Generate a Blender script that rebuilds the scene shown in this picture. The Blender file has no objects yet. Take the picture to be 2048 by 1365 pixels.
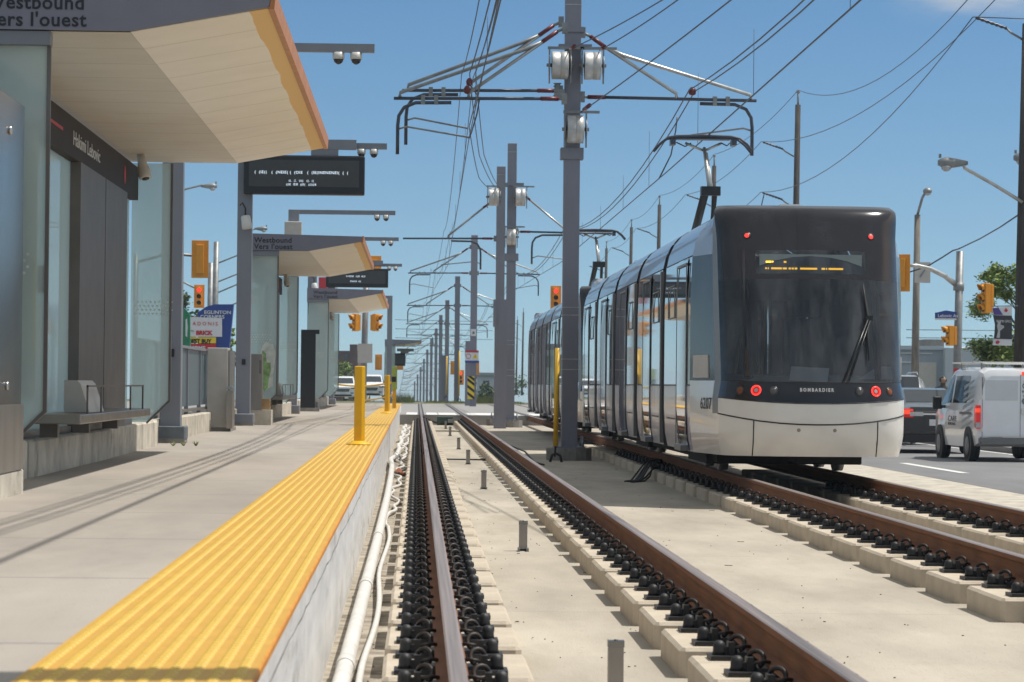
import bpy, math, random
from mathutils import Vector, Matrix
random.seed(7)
R = math.radians
S = bpy.context.scene
COL = S.collection
# ------------------------------------------------------------------ camera, sky, sun, exposure
CAM = Vector((0, 0, 1.09))
MW = Matrix(((0.99944895, -0.01046659, -0.03150007),
             (-0.03164759, -0.01424142, -0.99939762),
             (0.01001168, 0.9998438, -0.01456481)))
cd = bpy.data.cameras.new('camera')
cam = bpy.data.objects.new('camera', cd); COL.objects.link(cam)
cam.matrix_world = Matrix.Translation(CAM) @ MW.to_4x4()
cd.sensor_width = 36; cd.lens = 6000 / 2048 * 36
cd.clip_start = .5; cd.clip_end = 8000
cd.dof.use_dof = True; cd.dof.focus_distance = 32; cd.dof.aperture_fstop = 10
S.camera = cam
SUN_EL, SUN_AZ = R(63), R(7)                     # azimuth measured from +X (across the track) towards +Y
sd = Vector((math.cos(SUN_EL) * math.cos(SUN_AZ), math.cos(SUN_EL) * math.sin(SUN_AZ), math.sin(SUN_EL)))
W = bpy.data.worlds.new('World'); S.world = W; W.use_nodes = True
wn, wl = W.node_tree.nodes, W.node_tree.links
bg = wn['Background']; bg.inputs['Strength'].default_value = 0.115
sky = wn.new('ShaderNodeTexSky'); sky.sky_type = 'NISHITA'; sky.sun_disc = False
sky.sun_elevation = SUN_EL; sky.sun_rotation = R(90) - SUN_AZ
sky.air_density = 1.0; sky.dust_density = 0.25; sky.ozone_density = 2.2
tc = wn.new('ShaderNodeTexCoord'); mp = wn.new('ShaderNodeMapping'); mp.vector_type = 'POINT'
mp.inputs['Location'].default_value = (0, 0, 0.10); mp.inputs['Scale'].default_value = (1, 1, 1.6)
wl.new(tc.outputs['Generated'], mp.inputs['Vector']); wl.new(mp.outputs['Vector'], sky.inputs['Vector'])
sz = wn.new('ShaderNodeSeparateXYZ'); wl.new(tc.outputs['Generated'], sz.inputs[0])
rp = wn.new('ShaderNodeValToRGB'); wl.new(sz.outputs[2], rp.inputs[0])
for k, (p_, c_) in enumerate(((0, (1.04, 1.09, .97)), (.127, (.70, .93, .99)), (.38, (3.3, 2.35, 1.4)), (1, (3.8, 2.6, 1.45)))):
    e_ = rp.color_ramp.elements[k] if k < 1 else (rp.color_ramp.elements.new(p_) if k < 3 else rp.color_ramp.elements[-1])
    e_.position = p_; e_.color = c_ + (1,)
mxs = wn.new('ShaderNodeMix'); mxs.data_type = 'RGBA'; mxs.blend_type = 'MULTIPLY'; mxs.inputs[0].default_value = 1
wl.new(sky.outputs['Color'], mxs.inputs[6]); wl.new(rp.outputs[0], mxs.inputs[7]); 
cm = wn.new('ShaderNodeMapping'); cm.inputs['Scale'].default_value = (9, 3, 40); wl.new(tc.outputs['Generated'], cm.inputs['Vector'])
cn = wn.new('ShaderNodeTexNoise'); cn.inputs['Scale'].default_value = 1.6; cn.inputs['Detail'].default_value = 7; cn.inputs['Roughness'].default_value = .6; wl.new(cm.outputs[0], cn.inputs['Vector'])
def ramp(sock, a, b, c=0., d=1.):
    m_ = wn.new('ShaderNodeMapRange'); m_.inputs[1].default_value = a; m_.inputs[2].default_value = b; m_.inputs[3].default_value = c; m_.inputs[4].default_value = d; wl.new(sock, m_.inputs[0]); return m_.outputs[0]
def mul(a, b):
    m_ = wn.new('ShaderNodeMath'); m_.operation = 'MULTIPLY'; wl.new(a, m_.inputs[0]); wl.new(b, m_.inputs[1]); return m_.outputs[0]
cf = mul(mul(ramp(cn.outputs['Fac'], .46, .66, 0, .75), ramp(sz.outputs[2], .119, .127)), ramp(sz.outputs[0], .150, .175))
cw_x = wn.new('ShaderNodeMix'); cw_x.data_type = 'RGBA'; wl.new(cf, cw_x.inputs[0]); wl.new(mxs.outputs[2], cw_x.inputs[6]); cw_x.inputs[7].default_value = (4.6, 5.0, 5.6, 1); wl.new(cw_x.outputs[2], bg.inputs['Color'])
sl = bpy.data.lights.new('sun', 'SUN'); sl.energy = 4.2; sl.angle = R(.5); sl.color = (1, .955, .88)
so = bpy.data.objects.new('sun', sl); COL.objects.link(so)
so.rotation_euler = sd.to_track_quat('Z', 'Y').to_euler(); so.location = (20, 0, 40)
vs = S.view_settings; vs.view_transform = 'Standard'; vs.look = 'None'; vs.exposure = 0.0; vs.gamma = 1
S.render.engine = 'CYCLES'
S.cycles.use_denoising = True; S.cycles.max_bounces = 7; S.cycles.transparent_max_bounces = 16
S.cycles.caustics_reflective = False; S.cycles.caustics_refractive = False
S.cycles.sample_clamp_indirect = 6

def at(px, py, Y):                                # the point of the place seen at a photo position, at distance Y
    r = MW @ Vector(((px - 1024) / 6000, (682.5 - py) / 6000, -1))
    return CAM + r * (Y / r.y)

# ------------------------------------------------------------------ materials
def mat(name, col, rough=.6, metal=0, var=.12, scale=6, bump=0, bscale=80, spec=.5, tint=None, stretch=(1, 1, 1),
        emit=None, estr=0, coat=0, fine=0, lines=None, stain=None):
    m = bpy.data.materials.new(name); m.use_nodes = True
    N, L = m.node_tree.nodes, m.node_tree.links
    p = N['Principled BSDF']
    p.inputs['Roughness'].default_value = rough; p.inputs['Metallic'].default_value = metal
    p.inputs['Specular IOR Level'].default_value = spec
    if coat: p.inputs['Coat Weight'].default_value = coat; p.inputs['Coat Roughness'].default_value = .03
    c4 = tuple(col) + (1,)
    p.inputs['Base Color'].default_value = c4
    t = N.new('ShaderNodeTexCoord'); mpp = N.new('ShaderNodeMapping'); mpp.inputs['Scale'].default_value = stretch
    L.new(t.outputs['Object'], mpp.inputs['Vector'])
    out = None
    def mix(a, b, fac, mode='MIX'):
        x = N.new('ShaderNodeMix'); x.data_type = 'RGBA'; x.blend_type = mode
        if isinstance(fac, float): x.inputs[0].default_value = fac
        else: L.new(fac, x.inputs[0])
        for k, v in ((6, a), (7, b)):
            if isinstance(v, tuple): x.inputs[k].default_value = v
            else: L.new(v, x.inputs[k])
        return x.outputs[2]
    def noise(sc, det=4, ro=.6, vec=None):
        n = N.new('ShaderNodeTexNoise'); n.inputs['Scale'].default_value = sc; n.inputs['Detail'].default_value = det
        n.inputs['Roughness'].default_value = ro
        L.new(vec or mpp.outputs['Vector'], n.inputs['Vector']); return n.outputs['Fac']
    def rng(s, a, b, c=0., d=1.):
        r = N.new('ShaderNodeMapRange'); r.inputs[1].default_value = a; r.inputs[2].default_value = b
        r.inputs[3].default_value = c; r.inputs[4].default_value = d; L.new(s, r.inputs[0]); return r.outputs[0]
    out = c4
    if var:
        d = tuple(max(0, x * (1 - var * 1.6)) for x in (tint or col)) + (1,)
        b = tuple(min(1, x * (1 + var)) for x in col) + (1,)
        out = mix(d, b, rng(noise(scale), .3, .7))
    if stain:                                         # (colour, scale, threshold)
        out = mix(out, tuple(stain[0]) + (1,), rng(noise(stain[1], 6, .65), stain[2], stain[2] + .12, 0, stain[3] if len(stain) > 3 else .7))
    if fine: out = mix(out, (.02, .018, .015, 1), rng(noise(fine, 2, .5, t.outputs['Object']), .66, .8, 0, .5))
    if lines:                                         # (axis, period, width, colour, strength)
        sp = N.new('ShaderNodeSeparateXYZ'); L.new(t.outputs['Object'], sp.inputs[0])
        a = N.new('ShaderNodeMath'); a.operation = 'DIVIDE'; L.new(sp.outputs[lines[0]], a.inputs[0]); a.inputs[1].default_value = lines[1]
        f = N.new('ShaderNodeMath'); f.operation = 'FRACT'; L.new(a.outputs[0], f.inputs[0])
        g = N.new('ShaderNodeMath'); g.operation = 'LESS_THAN'; L.new(f.outputs[0], g.inputs[0]); g.inputs[1].default_value = lines[2] / lines[1]
        h = N.new('ShaderNodeMath'); h.operation = 'MULTIPLY'; L.new(g.outputs[0], h.inputs[0]); h.inputs[1].default_value = lines[4]
        out = mix(out, tuple(lines[3]) + (1,), h.outputs[0])
    if not isinstance(out, tuple): L.new(out, p.inputs['Base Color'])
    if bump:
        bn = N.new('ShaderNodeBump'); bn.inputs['Strength'].default_value = bump; bn.inputs['Distance'].default_value = .02
        L.new(noise(bscale, 5, .65), bn.inputs['Height']); L.new(bn.outputs[0], p.inputs['Normal'])
    if emit:
        p.inputs['Emission Color'].default_value = tuple(emit) + (1,); p.inputs['Emission Strength'].default_value = estr
    return m

def glass(name, tint, refl, dens, rough=.02, trans=False, smear=None):      # a pane: part see-through, part tinted body, mirror by Fresnel
    m = bpy.data.materials.new(name); m.use_nodes = True
    N, L = m.node_tree.nodes, m.node_tree.links
    p = N['Principled BSDF']; p.inputs['Base Color'].default_value = tuple(refl) + (1,); p.inputs['Roughness'].default_value = rough
    p.inputs['Specular IOR Level'].default_value = .6
    t = N.new('ShaderNodeBsdfTransparent'); t.inputs[0].default_value = tuple(tint) + (1,)
    fr = N.new('ShaderNodeFresnel'); fr.inputs[0].default_value = 1.45
    a = N.new('ShaderNodeMath'); a.operation = 'MULTIPLY_ADD'; a.inputs[1].default_value = 1 - dens; a.inputs[2].default_value = dens
    L.new(fr.outputs[0], a.inputs[0])
    body = p.outputs[0]
    if smear:                                         # wiped dust: uneven streaks over the pane
        tcx = N.new('ShaderNodeTexCoord'); mq = N.new('ShaderNodeMapping'); mq.inputs['Scale'].default_value = (2.2, 1, .5); mq.inputs['Rotation'].default_value = (0, .35, 0); L.new(tcx.outputs['Object'], mq.inputs[0])
        nz = N.new('ShaderNodeTexNoise'); nz.inputs['Scale'].default_value = 1.3; nz.inputs['Detail'].default_value = 6; nz.inputs['Roughness'].default_value = .65; L.new(mq.outputs[0], nz.inputs['Vector'])
        rm = N.new('ShaderNodeMapRange'); rm.inputs[1].default_value = .38; rm.inputs[2].default_value = .72; L.new(nz.outputs['Fac'], rm.inputs[0])
        cx = N.new('ShaderNodeMix'); cx.data_type = 'RGBA'; L.new(rm.outputs[0], cx.inputs[0]); cx.inputs[6].default_value = tuple(refl) + (1,); cx.inputs[7].default_value = tuple(smear) + (1,); L.new(cx.outputs[2], p.inputs['Base Color'])
    if trans:                                         # dusty film on the pane scatters light through it too
        tl = N.new('ShaderNodeBsdfTranslucent'); tl.inputs[0].default_value = tuple(refl) + (1,)
        y = N.new('ShaderNodeMixShader'); y.inputs[0].default_value = .45; L.new(p.outputs[0], y.inputs[1]); L.new(tl.outputs[0], y.inputs[2]); body = y.outputs[0]
    x = N.new('ShaderNodeMixShader'); L.new(a.outputs[0], x.inputs[0]); L.new(t.outputs[0], x.inputs[1]); L.new(body, x.inputs[2])
    L.new(x.outputs[0], N['Material Output'].inputs['Surface'])
    return m

M = dict(
    slab=mat('slab_concrete', (.46, .412, .337), .85, var=.12, scale=.9, stretch=(1.4, .35, 1), bump=.25, bscale=40, fine=26, lines=(1, 6.4, .02, (.27, .23, .18), .7), tint=(.42, .372, .30), stain=((.33, .28, .205), .5, .56, .55)),
    slabgap=mat('rough_concrete', (.40, .35, .28), .9, var=.3, scale=5, bump=.8, bscale=14, stain=((.12, .09, .06), 3, .55, .8)),
    plinth=mat('plinth_concrete', (.55, .475, .375), .85, var=.1, scale=3, bump=.3, bscale=30, stain=((.36, .25, .13), 4, .60, .7)),
    plat=mat('platform_concrete', (.365, .325, .28), .85, var=.13, scale=.9, stretch=(1, .25, 1), bump=.12, bscale=70, fine=34, lines=(1, 3.05, .035, (.17, .165, .165), .75), stain=((.27, .24, .21), .7, .54, .55)),
    wallc=mat('edge_wall_concrete', (.66, .65, .63), .8, var=.1, scale=2, stretch=(1, .5, 3), bump=.2, bscale=30, lines=(1, 3.05, .012, (.16, .15, .14), .8), stain=((.30, .28, .25), 1.2, .58, .6)),
    kerb=mat('kerb_concrete', (.52, .475, .40), .85, var=.2, scale=3, bump=.3, bscale=30, stain=((.2, .17, .13), 2.5, .58, .7)),
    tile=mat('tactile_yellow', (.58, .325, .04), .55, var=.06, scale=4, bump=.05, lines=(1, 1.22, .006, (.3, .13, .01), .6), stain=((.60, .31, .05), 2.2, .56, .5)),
    tileedge=mat('tactile_edge', (.62, .25, .02), .6),
    rail=mat('rail_rust', (.185, .072, .027), .85, var=.16, scale=9, stretch=(1, .15, 6), bump=.25, bscale=60, stain=((.30, .13, .05), 3, .58, .3)),
    railhead=mat('rail_head_steel', (.30, .245, .225), .42, metal=.3, var=.3, scale=3, stretch=(14, .06, 1)),
    iron=mat('black_iron', (.018, .018, .02), .5, var=.3, scale=40, bump=.2, bscale=90),
    clip=mat('clip_steel', (.03, .022, .019), .5, metal=.2, var=.5, scale=25, stain=((.11, .045, .02), 9, .56)),
    pole=mat('grey_pole_paint', (.205, .208, .25), .48, var=.08, scale=2, stretch=(1, 1, .3), bump=.04),
    pole2=mat('grey_post_paint', (.21, .22, .25), .45, var=.06, scale=2, stretch=(1, 1, .3), bump=.03),
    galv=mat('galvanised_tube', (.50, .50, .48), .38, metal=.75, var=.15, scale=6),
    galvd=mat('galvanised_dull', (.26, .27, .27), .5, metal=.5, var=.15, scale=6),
    tube=mat('dark_tube', (.06, .068, .09), .4, metal=.3, var=.15),
    red=mat('insulator_red', (.13, .015, .02), .4),
    drum=mat('drum_aluminium', (.50, .50, .49), .45, metal=.35, var=.12, scale=5),
    wire=mat('wire_dark', (.035, .04, .055), .5, var=0),
    wire2=mat('wire_thin', (.06, .07, .09), .5, var=0),
    foot=mat('footing_concrete', (.25, .24, .225), .9, var=.2, scale=5, bump=.4, bscale=40),
    white=mat('white_pvc', (.72, .70, .66), .45, var=.08, scale=5, stain=((.5, .45, .38), 6, .6)),
    cable=mat('black_cable', (.015, .015, .017), .5),
    ss=mat('stainless', (.27, .26, .25), .22, metal=.9, var=.12, scale=2, stretch=(1, 1, .2)),
    ssd=mat('stainless_brushed', (.34, .31, .28), .38, metal=.85, var=.15, scale=3, stretch=(1, 1, .2)),
    yel=mat('bollard_yellow', (.78, .45, .012), .42, var=.05, scale=5, stain=((.5, .3, .03), 8, .62, .5)),
    fascia=mat('fascia_grey', (.21, .205, .25), .42, var=.05, scale=3),
    ink=mat('sign_ink', (.014, .014, .02), .5, var=0),
    soffit=mat('soffit_beige', (.68, .65, .61), .5, var=.04, scale=2, lines=(1, 1.1, .03, (.4, .34, .27), .6)),
    dark=mat('shelter_dark', (.15, .135, .125), .5, var=.1, scale=3),
    bandk=mat('name_band', (.04, .028, .023), .6, var=.05, spec=.2),
    paint=mat('beige_paint', (.50, .47, .43), .5, var=.05),
    black=mat('black_plastic', (.012, .012, .014), .35, var=0),
    screen=mat('display_screen', (.05, .054, .058), .5, var=.06, scale=10),
    led=mat('white_led', (.6, .7, .8), .5, var=0, emit=(.75, .88, 1), estr=1.0),
    amber=mat('amber_led', (.7, .4, .05), .5, var=0, emit=(1, .50, .03), estr=2.6),
    redlit=mat('red_lamp_lit', (.6, .02, .02), .3, var=0, emit=(1, .05, .035), estr=1.4),
    redtail=mat('tail_lamp', (.35, .015, .015), .2, var=0, emit=(1, .03, .02), estr=.25),
    redbrake=mat('brake_lamp_lit', (.6, .06, .02), .2, var=0, emit=(1, .07, .02), estr=.8),
    clear=mat('clear_lens', (.45, .45, .46), .15, var=.1, scale=20, metal=.4),
    lampdark=mat('headlamp_glass', (.10, .10, .105), .12, var=.3, scale=30, metal=.3),
    amberlens=mat('amber_lens', (.20, .05, .008), .25, var=.1),
    sig=mat('signal_yellow', (.74, .30, .015), .45, var=.05),
    trwhite=mat('tram_white', (.72, .70, .665), .22, var=.03, scale=2, coat=.4),
    trblack=mat('tram_black', (.011, .011, .016), .18, var=.3, scale=3, coat=.2, stain=((.05, .05, .055), 1.6, .56, .15)),
    trsilver=mat('tram_silver', (.20, .198, .195), .38, metal=.2, var=.05),
    trwrap=mat('tram_wrap', (.58, .56, .57), .24, var=.05, scale=.55, stretch=(1, 1, .3), coat=.25, stain=((.30, .23, .42), .45, .50, .9)),
    trglass=mat('tram_dark_glass', (.012, .016, .022), .03, var=0, spec=.9, coat=1),
    cabglass=mat('tram_cab_glass', (.05, .047, .042), .13, var=.3, scale=.9, stretch=(1, 1, .4), spec=.3),
    trroof=mat('tram_roof_grey', (.33, .36, .40), .22, var=.06, scale=1, coat=.5),
    rubber=mat('rubber', (.014, .014, .016), .6, var=.2),
    under=mat('underframe', (.012, .011, .011), .8),
    interior=mat('tram_interior', (.34, .36, .38), .6, var=.1),
    seatb=mat('tram_seat', (.03, .045, .09), .7),
    paper=mat('paper', (.88, .88, .86), .7, var=0),
    asphalt=mat('asphalt', (.20, .20, .205), .9, var=.12, scale=1.2, stretch=(1, .2, 1), bump=.3, bscale=120),
    roadx=mat('crossing_concrete', (.30, .29, .28), .85, var=.15, scale=.6, bump=.2),
    line=mat('road_paint', (.72, .72, .70), .7, var=.1, scale=10),
    ground=mat('verge_soil', (.16, .15, .10), .95, var=.3, scale=.4, stain=((.07, .10, .03), .3, .5)),
    grass=mat('grass_blades', (.15, .19, .05), .8, var=.35, scale=1.5, tint=(.20, .17, .07)),
    leaf=mat('leaf_green', (.085, .145, .035), .55, var=.4, scale=2.2, tint=(.05, .085, .03)),
    leaf2=mat('leaf_light', (.31, .41, .11), .55, var=.4, scale=2.2, tint=(.14, .21, .055)),
    bark=mat('bark', (.06, .045, .035), .9, var=.3, scale=8),
    wood=mat('pole_wood', (.055, .047, .043), .85, var=.35, scale=6, stretch=(3, 3, .3), bump=.4, bscale=30),
    woodg=mat('pole_grey_wood', (.20, .18, .155), .85, var=.25, scale=6, stretch=(3, 3, .3), bump=.3, bscale=30),
    bwall=mat('wall_bluegrey', (.30, .345, .40), .8, var=.08, scale=.3, lines=(0, 1.6, .06, (.25, .29, .335), .5)),
    bwall2=mat('wall_palegrey', (.46, .51, .57), .8, var=.05, scale=.3),
    brick=mat('brick_brown', (.13, .075, .07), .9, var=.15, scale=.6),
    win=mat('window_dark', (.03, .04, .055), .1, var=0, spec=.8),
    bluesign=mat('sign_blue', (.02, .055, .26), .45, var=.04),
    greensign=mat('sign_green', (.02, .20, .09), .4, var=.04),
    whitesign=mat('sign_white', (.68, .69, .70), .5, var=.04),
    redsign=mat('sign_red', (.50, .02, .03), .5, var=.04),
    yelsign=mat('sign_yellow', (.80, .58, .03), .5, var=.04),
    carwhite=mat('car_white', (.82, .83, .85), .2, var=.02, coat=.6),
    carblack=mat('car_black', (.010, .011, .014), .12, var=.1, coat=.8),
    carsilver=mat('car_silver', (.36, .37, .39), .22, metal=.5, var=.03, coat=.6),
    carglass=mat('car_glass', (.02, .028, .034), .04, var=0, spec=.8),
    chrome=mat('chrome', (.6, .6, .6), .15, metal=1, var=0),
    tyre=mat('tyre_black', (.013, .013, .014), .75, var=.2),
    skin=mat('skin', (.32, .19, .13), .6), cloth=mat('jacket_cloth', (.075, .066, .05), .9), denim=mat('denim', (.03, .04, .08), .9),
    graff=mat('graffiti_green', (.26, .42, .17), .6, var=.3, scale=8), graffw=mat('graffiti_white', (.62, .64, .58), .6, var=.15, scale=8),
    rusty=mat('rust_rag', (.28, .10, .05), .9, var=.3, scale=20),
    capw=mat('camera_shell', (.62, .60, .56), .35, var=.03), dome=mat('smoked_dome', (.03, .03, .035), .08, var=0),
    glassp=glass('shelter_glass', (.88, .94, .93), (.74, .84, .84), .50, trans=True), glassf=glass('fence_glass', (.80, .87, .88), (.36, .43, .46), .5, trans=True),
    windscreen=glass('tram_windscreen', (.62, .66, .70), (.03, .04, .055), .40, smear=(.17, .19, .215)), carscreen=glass('car_screen', (.5, .55, .56), (.03, .035, .04), .5),
)
# wing underside: cream with a yellow outer margin of uneven width
def wing_mat():
    m = mat('wing_cream', (.90, .88, .85), .5, var=.03, scale=2, lines=(1, 1.1, .03, (.55, .49, .41), .7))
    N, L = m.node_tree.nodes, m.node_tree.links
    p = N['Principled BSDF']; src = p.inputs['Base Color'].links[0].from_socket
    t = N.new('ShaderNodeTexCoord'); sp = N.new('ShaderNodeSeparateXYZ'); L.new(t.outputs['Object'], sp.inputs[0])
    n = N.new('ShaderNodeTexNoise'); n.inputs['Scale'].default_value = .9
    mpn = N.new('ShaderNodeMapping'); mpn.inputs['Scale'].default_value = (.2, 1, .2); L.new(t.outputs['Object'], mpn.inputs[0]); L.new(mpn.outputs[0], n.inputs['Vector'])
    a = N.new('ShaderNodeMath'); a.operation = 'MULTIPLY_ADD'; L.new(n.outputs['Fac'], a.inputs[0]); a.inputs[1].default_value = .07; L.new(sp.outputs[0], a.inputs[2])
    g = N.new('ShaderNodeMath'); g.operation = 'GREATER_THAN'; L.new(a.outputs[0], g.inputs[0]); g.inputs[1].default_value = 1.405
    x = N.new('ShaderNodeMix'); x.data_type = 'RGBA'; L.new(g.outputs[0], x.inputs[0]); L.new(src, x.inputs[6]); x.inputs[7].default_value = (.80, .52, .20, 1)
    L.new(x.outputs[2], p.inputs['Base Color']); return m
M['wing'] = wing_mat()
M['trim'] = mat('orange_trim', (.50, .20, .07), .5)
# beads of the tactile ribs as relief along the strip
def tile_relief(m):
    N, L = m.node_tree.nodes, m.node_tree.links
    p = N['Principled BSDF']
    t = N.new('ShaderNodeTexCoord'); sp = N.new('ShaderNodeSeparateXYZ'); L.new(t.outputs['Object'], sp.inputs[0])
    a = N.new('ShaderNodeMath'); a.operation = 'MULTIPLY'; L.new(sp.outputs[1], a.inputs[0]); a.inputs[1].default_value = 2 * math.pi / .085
    s = N.new('ShaderNodeMath'); s.operation = 'SINE'; L.new(a.outputs[0], s.inputs[0])
    b = N.new('ShaderNodeBump'); b.inputs['Strength'].default_value = 1; b.inputs['Distance'].default_value = .02
    L.new(s.outputs[0], b.inputs['Height']); L.new(b.outputs[0], p.inputs['Normal'])
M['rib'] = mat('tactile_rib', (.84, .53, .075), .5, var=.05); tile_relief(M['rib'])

# ------------------------------------------------------------------ mesh helpers
class MB:
    def __init__(s): s.v = []; s.f = []; s.m = []; s.sm = []
    def face(s, idx, mi=0, sm=False): s.f.append(tuple(idx)); s.m.append(mi); s.sm.append(sm)
    def add(s, pts): b = len(s.v); s.v += [Vector(p) for p in pts]; return b
    def quad(s, a, b, c, d, mi=0): i = s.add([a, b, c, d]); s.face((i, i + 1, i + 2, i + 3), mi); return s
    def box(s, x0, x1, y0, y1, z0, z1, mi=0, c=0):
        if c:                                      # chamfered vertical and top edges
            def ring(d, z): return [(x0 + d, y0 + d, z), (x0 + c + d, y0 + d, z), (x1 - c - d, y0 + d, z), (x1 - d, y0 + c + d, z), (x1 - d, y1 - c - d, z), (x1 - c - d, y1 - d, z), (x0 + c + d, y1 - d, z), (x0 + d, y1 - c - d, z)]
            def ring2(d, z):
                k = c
                return [(x0 + d, y0 + k + d * 0, z), (x0 + k, y0 + d, z), (x1 - k, y0 + d, z), (x1 - d, y0 + k, z), (x1 - d, y1 - k, z), (x1 - k, y1 - d, z), (x0 + k, y1 - d, z), (x0 + d, y1 - k, z)]
            a = s.add(ring2(0, z0)); b = s.add(ring2(0, z1 - c * .6)); d = s.add(ring2(c * .6, z1))
            for i in range(8):
                j = (i + 1) % 8
                s.face((a + i, a + j, b + j, b + i), mi); s.face((b + i, b + j, d + j, d + i), mi)
            s.face([d + i for i in range(8)], mi); s.face([a + 7 - i for i in range(8)], mi); return s
        b = s.add([(x0, y0, z0), (x1, y0, z0), (x1, y1, z0), (x0, y1, z0), (x0, y0, z1), (x1, y0, z1), (x1, y1, z1), (x0, y1, z1)])
        for q in ((3, 2, 1, 0), (4, 5, 6, 7), (0, 1, 5, 4), (1, 2, 6, 5), (2, 3, 7, 6), (3, 0, 4, 7)): s.face([b + k for k in q], mi)
        return s
    def obox(s, c, ax, ay, az, mi=0):              # oriented box: centre and three half-axis vectors
        c, ax, ay, az = Vector(c), Vector(ax), Vector(ay), Vector(az)
        b = s.add([c + ax * i + ay * j + az * k for k in (-1, 1) for (i, j) in ((-1, -1), (1, -1), (1, 1), (-1, 1))])
        for q in ((3, 2, 1, 0), (4, 5, 6, 7), (0, 1, 5, 4), (1, 2, 6, 5), (2, 3, 7, 6), (3, 0, 4, 7)): s.face([b + k for k in q], mi)
        return s
    def tube(s, pts, r, n=8, mi=0, cap=True):
        pts = [Vector(p) for p in pts]; rs = r if isinstance(r, (list, tuple)) else [r] * len(pts); prev = None; up = None
        for i, p in enumerate(pts):
            d = (pts[min(i + 1, len(pts) - 1)] - pts[max(i - 1, 0)]).normalized()
            if up is None: up = Vector((0, 0, 1)) if abs(d.z) < .9 else Vector((1, 0, 0))
            u = (up - d * up.dot(d)).normalized(); w = d.cross(u); up = u
            b = s.add([p + (u * math.cos(2 * math.pi * k / n) + w * math.sin(2 * math.pi * k / n)) * rs[i] for k in range(n)])
            if prev is not None:
                for k in range(n): s.face((prev + k, prev + (k + 1) % n, b + (k + 1) % n, b + k), mi, True)
            elif cap: s.face([b + k for k in range(n)][::-1], mi)
            prev = b
        if cap: s.face([prev + k for k in range(n)], mi)
        return s
    def lathe(s, c, axis, prof, n=20, mi=0, smooth=True):   # prof: (distance along axis, radius)
        c, d = Vector(c), Vector(axis).normalized()
        u = d.orthogonal().normalized(); w = d.cross(u); prev = None
        for (h, r) in prof:
            b = s.add([c + d * h + (u * math.cos(2 * math.pi * k / n) + w * math.sin(2 * math.pi * k / n)) * max(r, 1e-4) for k in range(n)])
            if prev is not None:
                for k in range(n): s.face((prev + k, prev + (k + 1) % n, b + (k + 1) % n, b + k), mi, smooth)
            else: s.face([b + k for k in range(n)][::-1], mi)
            prev = b
        s.face([prev + k for k in range(n)], mi); return s
    def prism(s, poly, axis, a0, a1, mi=0):         # poly in the two other axes, in xyz order
        def P(p, a): q = list(p); q.insert(axis, a); return q
        n = len(poly); b = s.add([P(p, a0) for p in poly]); t = s.add([P(p, a1) for p in poly])
        s.face([b + i for i in range(n)], mi); s.face([t + n - 1 - i for i in range(n)], mi)
        for i in range(n): s.face((b + i, t + i, t + (i + 1) % n, b + (i + 1) % n), mi)
        return s
    def mesh(s, name, mats, off=(0, 0, 0), fix=True):
        me = bpy.data.meshes.new(name); o = Vector(off)
        me.from_pydata([tuple(v - o) for v in s.v], [], s.f)
        for m in (mats if isinstance(mats, (list, tuple)) else [mats]): me.materials.append(m)
        me.polygons.foreach_set('material_index', s.m); me.polygons.foreach_set('use_smooth', s.sm)
        if fix:
            import bmesh
            bm = bmesh.new(); bm.from_mesh(me); bmesh.ops.recalc_face_normals(bm, faces=bm.faces); bm.to_mesh(me); bm.free()
        me.update(); return me

def link(name, me, parent=None, loc=(0, 0, 0)):
    o = bpy.data.objects.new(name, me); COL.objects.link(o); o.location = loc
    if parent is not None: o.parent = parent
    return o
def props(o, label, cat, group=None):
    o['label'] = label; o['category'] = cat
    if group: o['group'] = group
    return o
def thing(name, label, cat, loc=(0, 0, 0), rz=0, group=None):
    o = bpy.data.objects.new(name, None); COL.objects.link(o); o.location = loc; o.rotation_euler = (0, 0, rz); o.empty_display_size = .2
    return props(o, label, cat, group)
def rootloc(o):
    v = Vector((0, 0, 0))
    while o is not None: v = v + o.location; o = o.parent
    return v
def part(name, mb, m, parent, local=False, fix=True):   # mb in world coordinates unless local
    off = (0, 0, 0) if local else rootloc(parent)
    return link(name, mb.mesh(name, m, off, fix), parent)
def single(name, mb, m, label, cat, loc=(0, 0, 0), group=None, local=False):
    return props(link(name, mb.mesh(name, m, (0, 0, 0) if local else loc), None, loc), label, cat, group)
def struct(name, mb, m, kind='structure'):
    o = link(name, mb.mesh(name, m)); o['kind'] = kind; return o
def kids(o): return [c for c in COL.objects if c.parent == o]
KID = {}
def copy_tree(o, parent=None):
    c = o.copy(); COL.objects.link(c)
    if parent is not None: c.parent = parent
    for ch in o.children: copy_tree(ch, c)
    return c
def bevel(o, w=.01, seg=2):
    b = o.modifiers.new('edge', 'BEVEL'); b.width = w; b.segments = seg; b.limit_method = 'ANGLE'; b.angle_limit = R(40); return o
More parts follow.
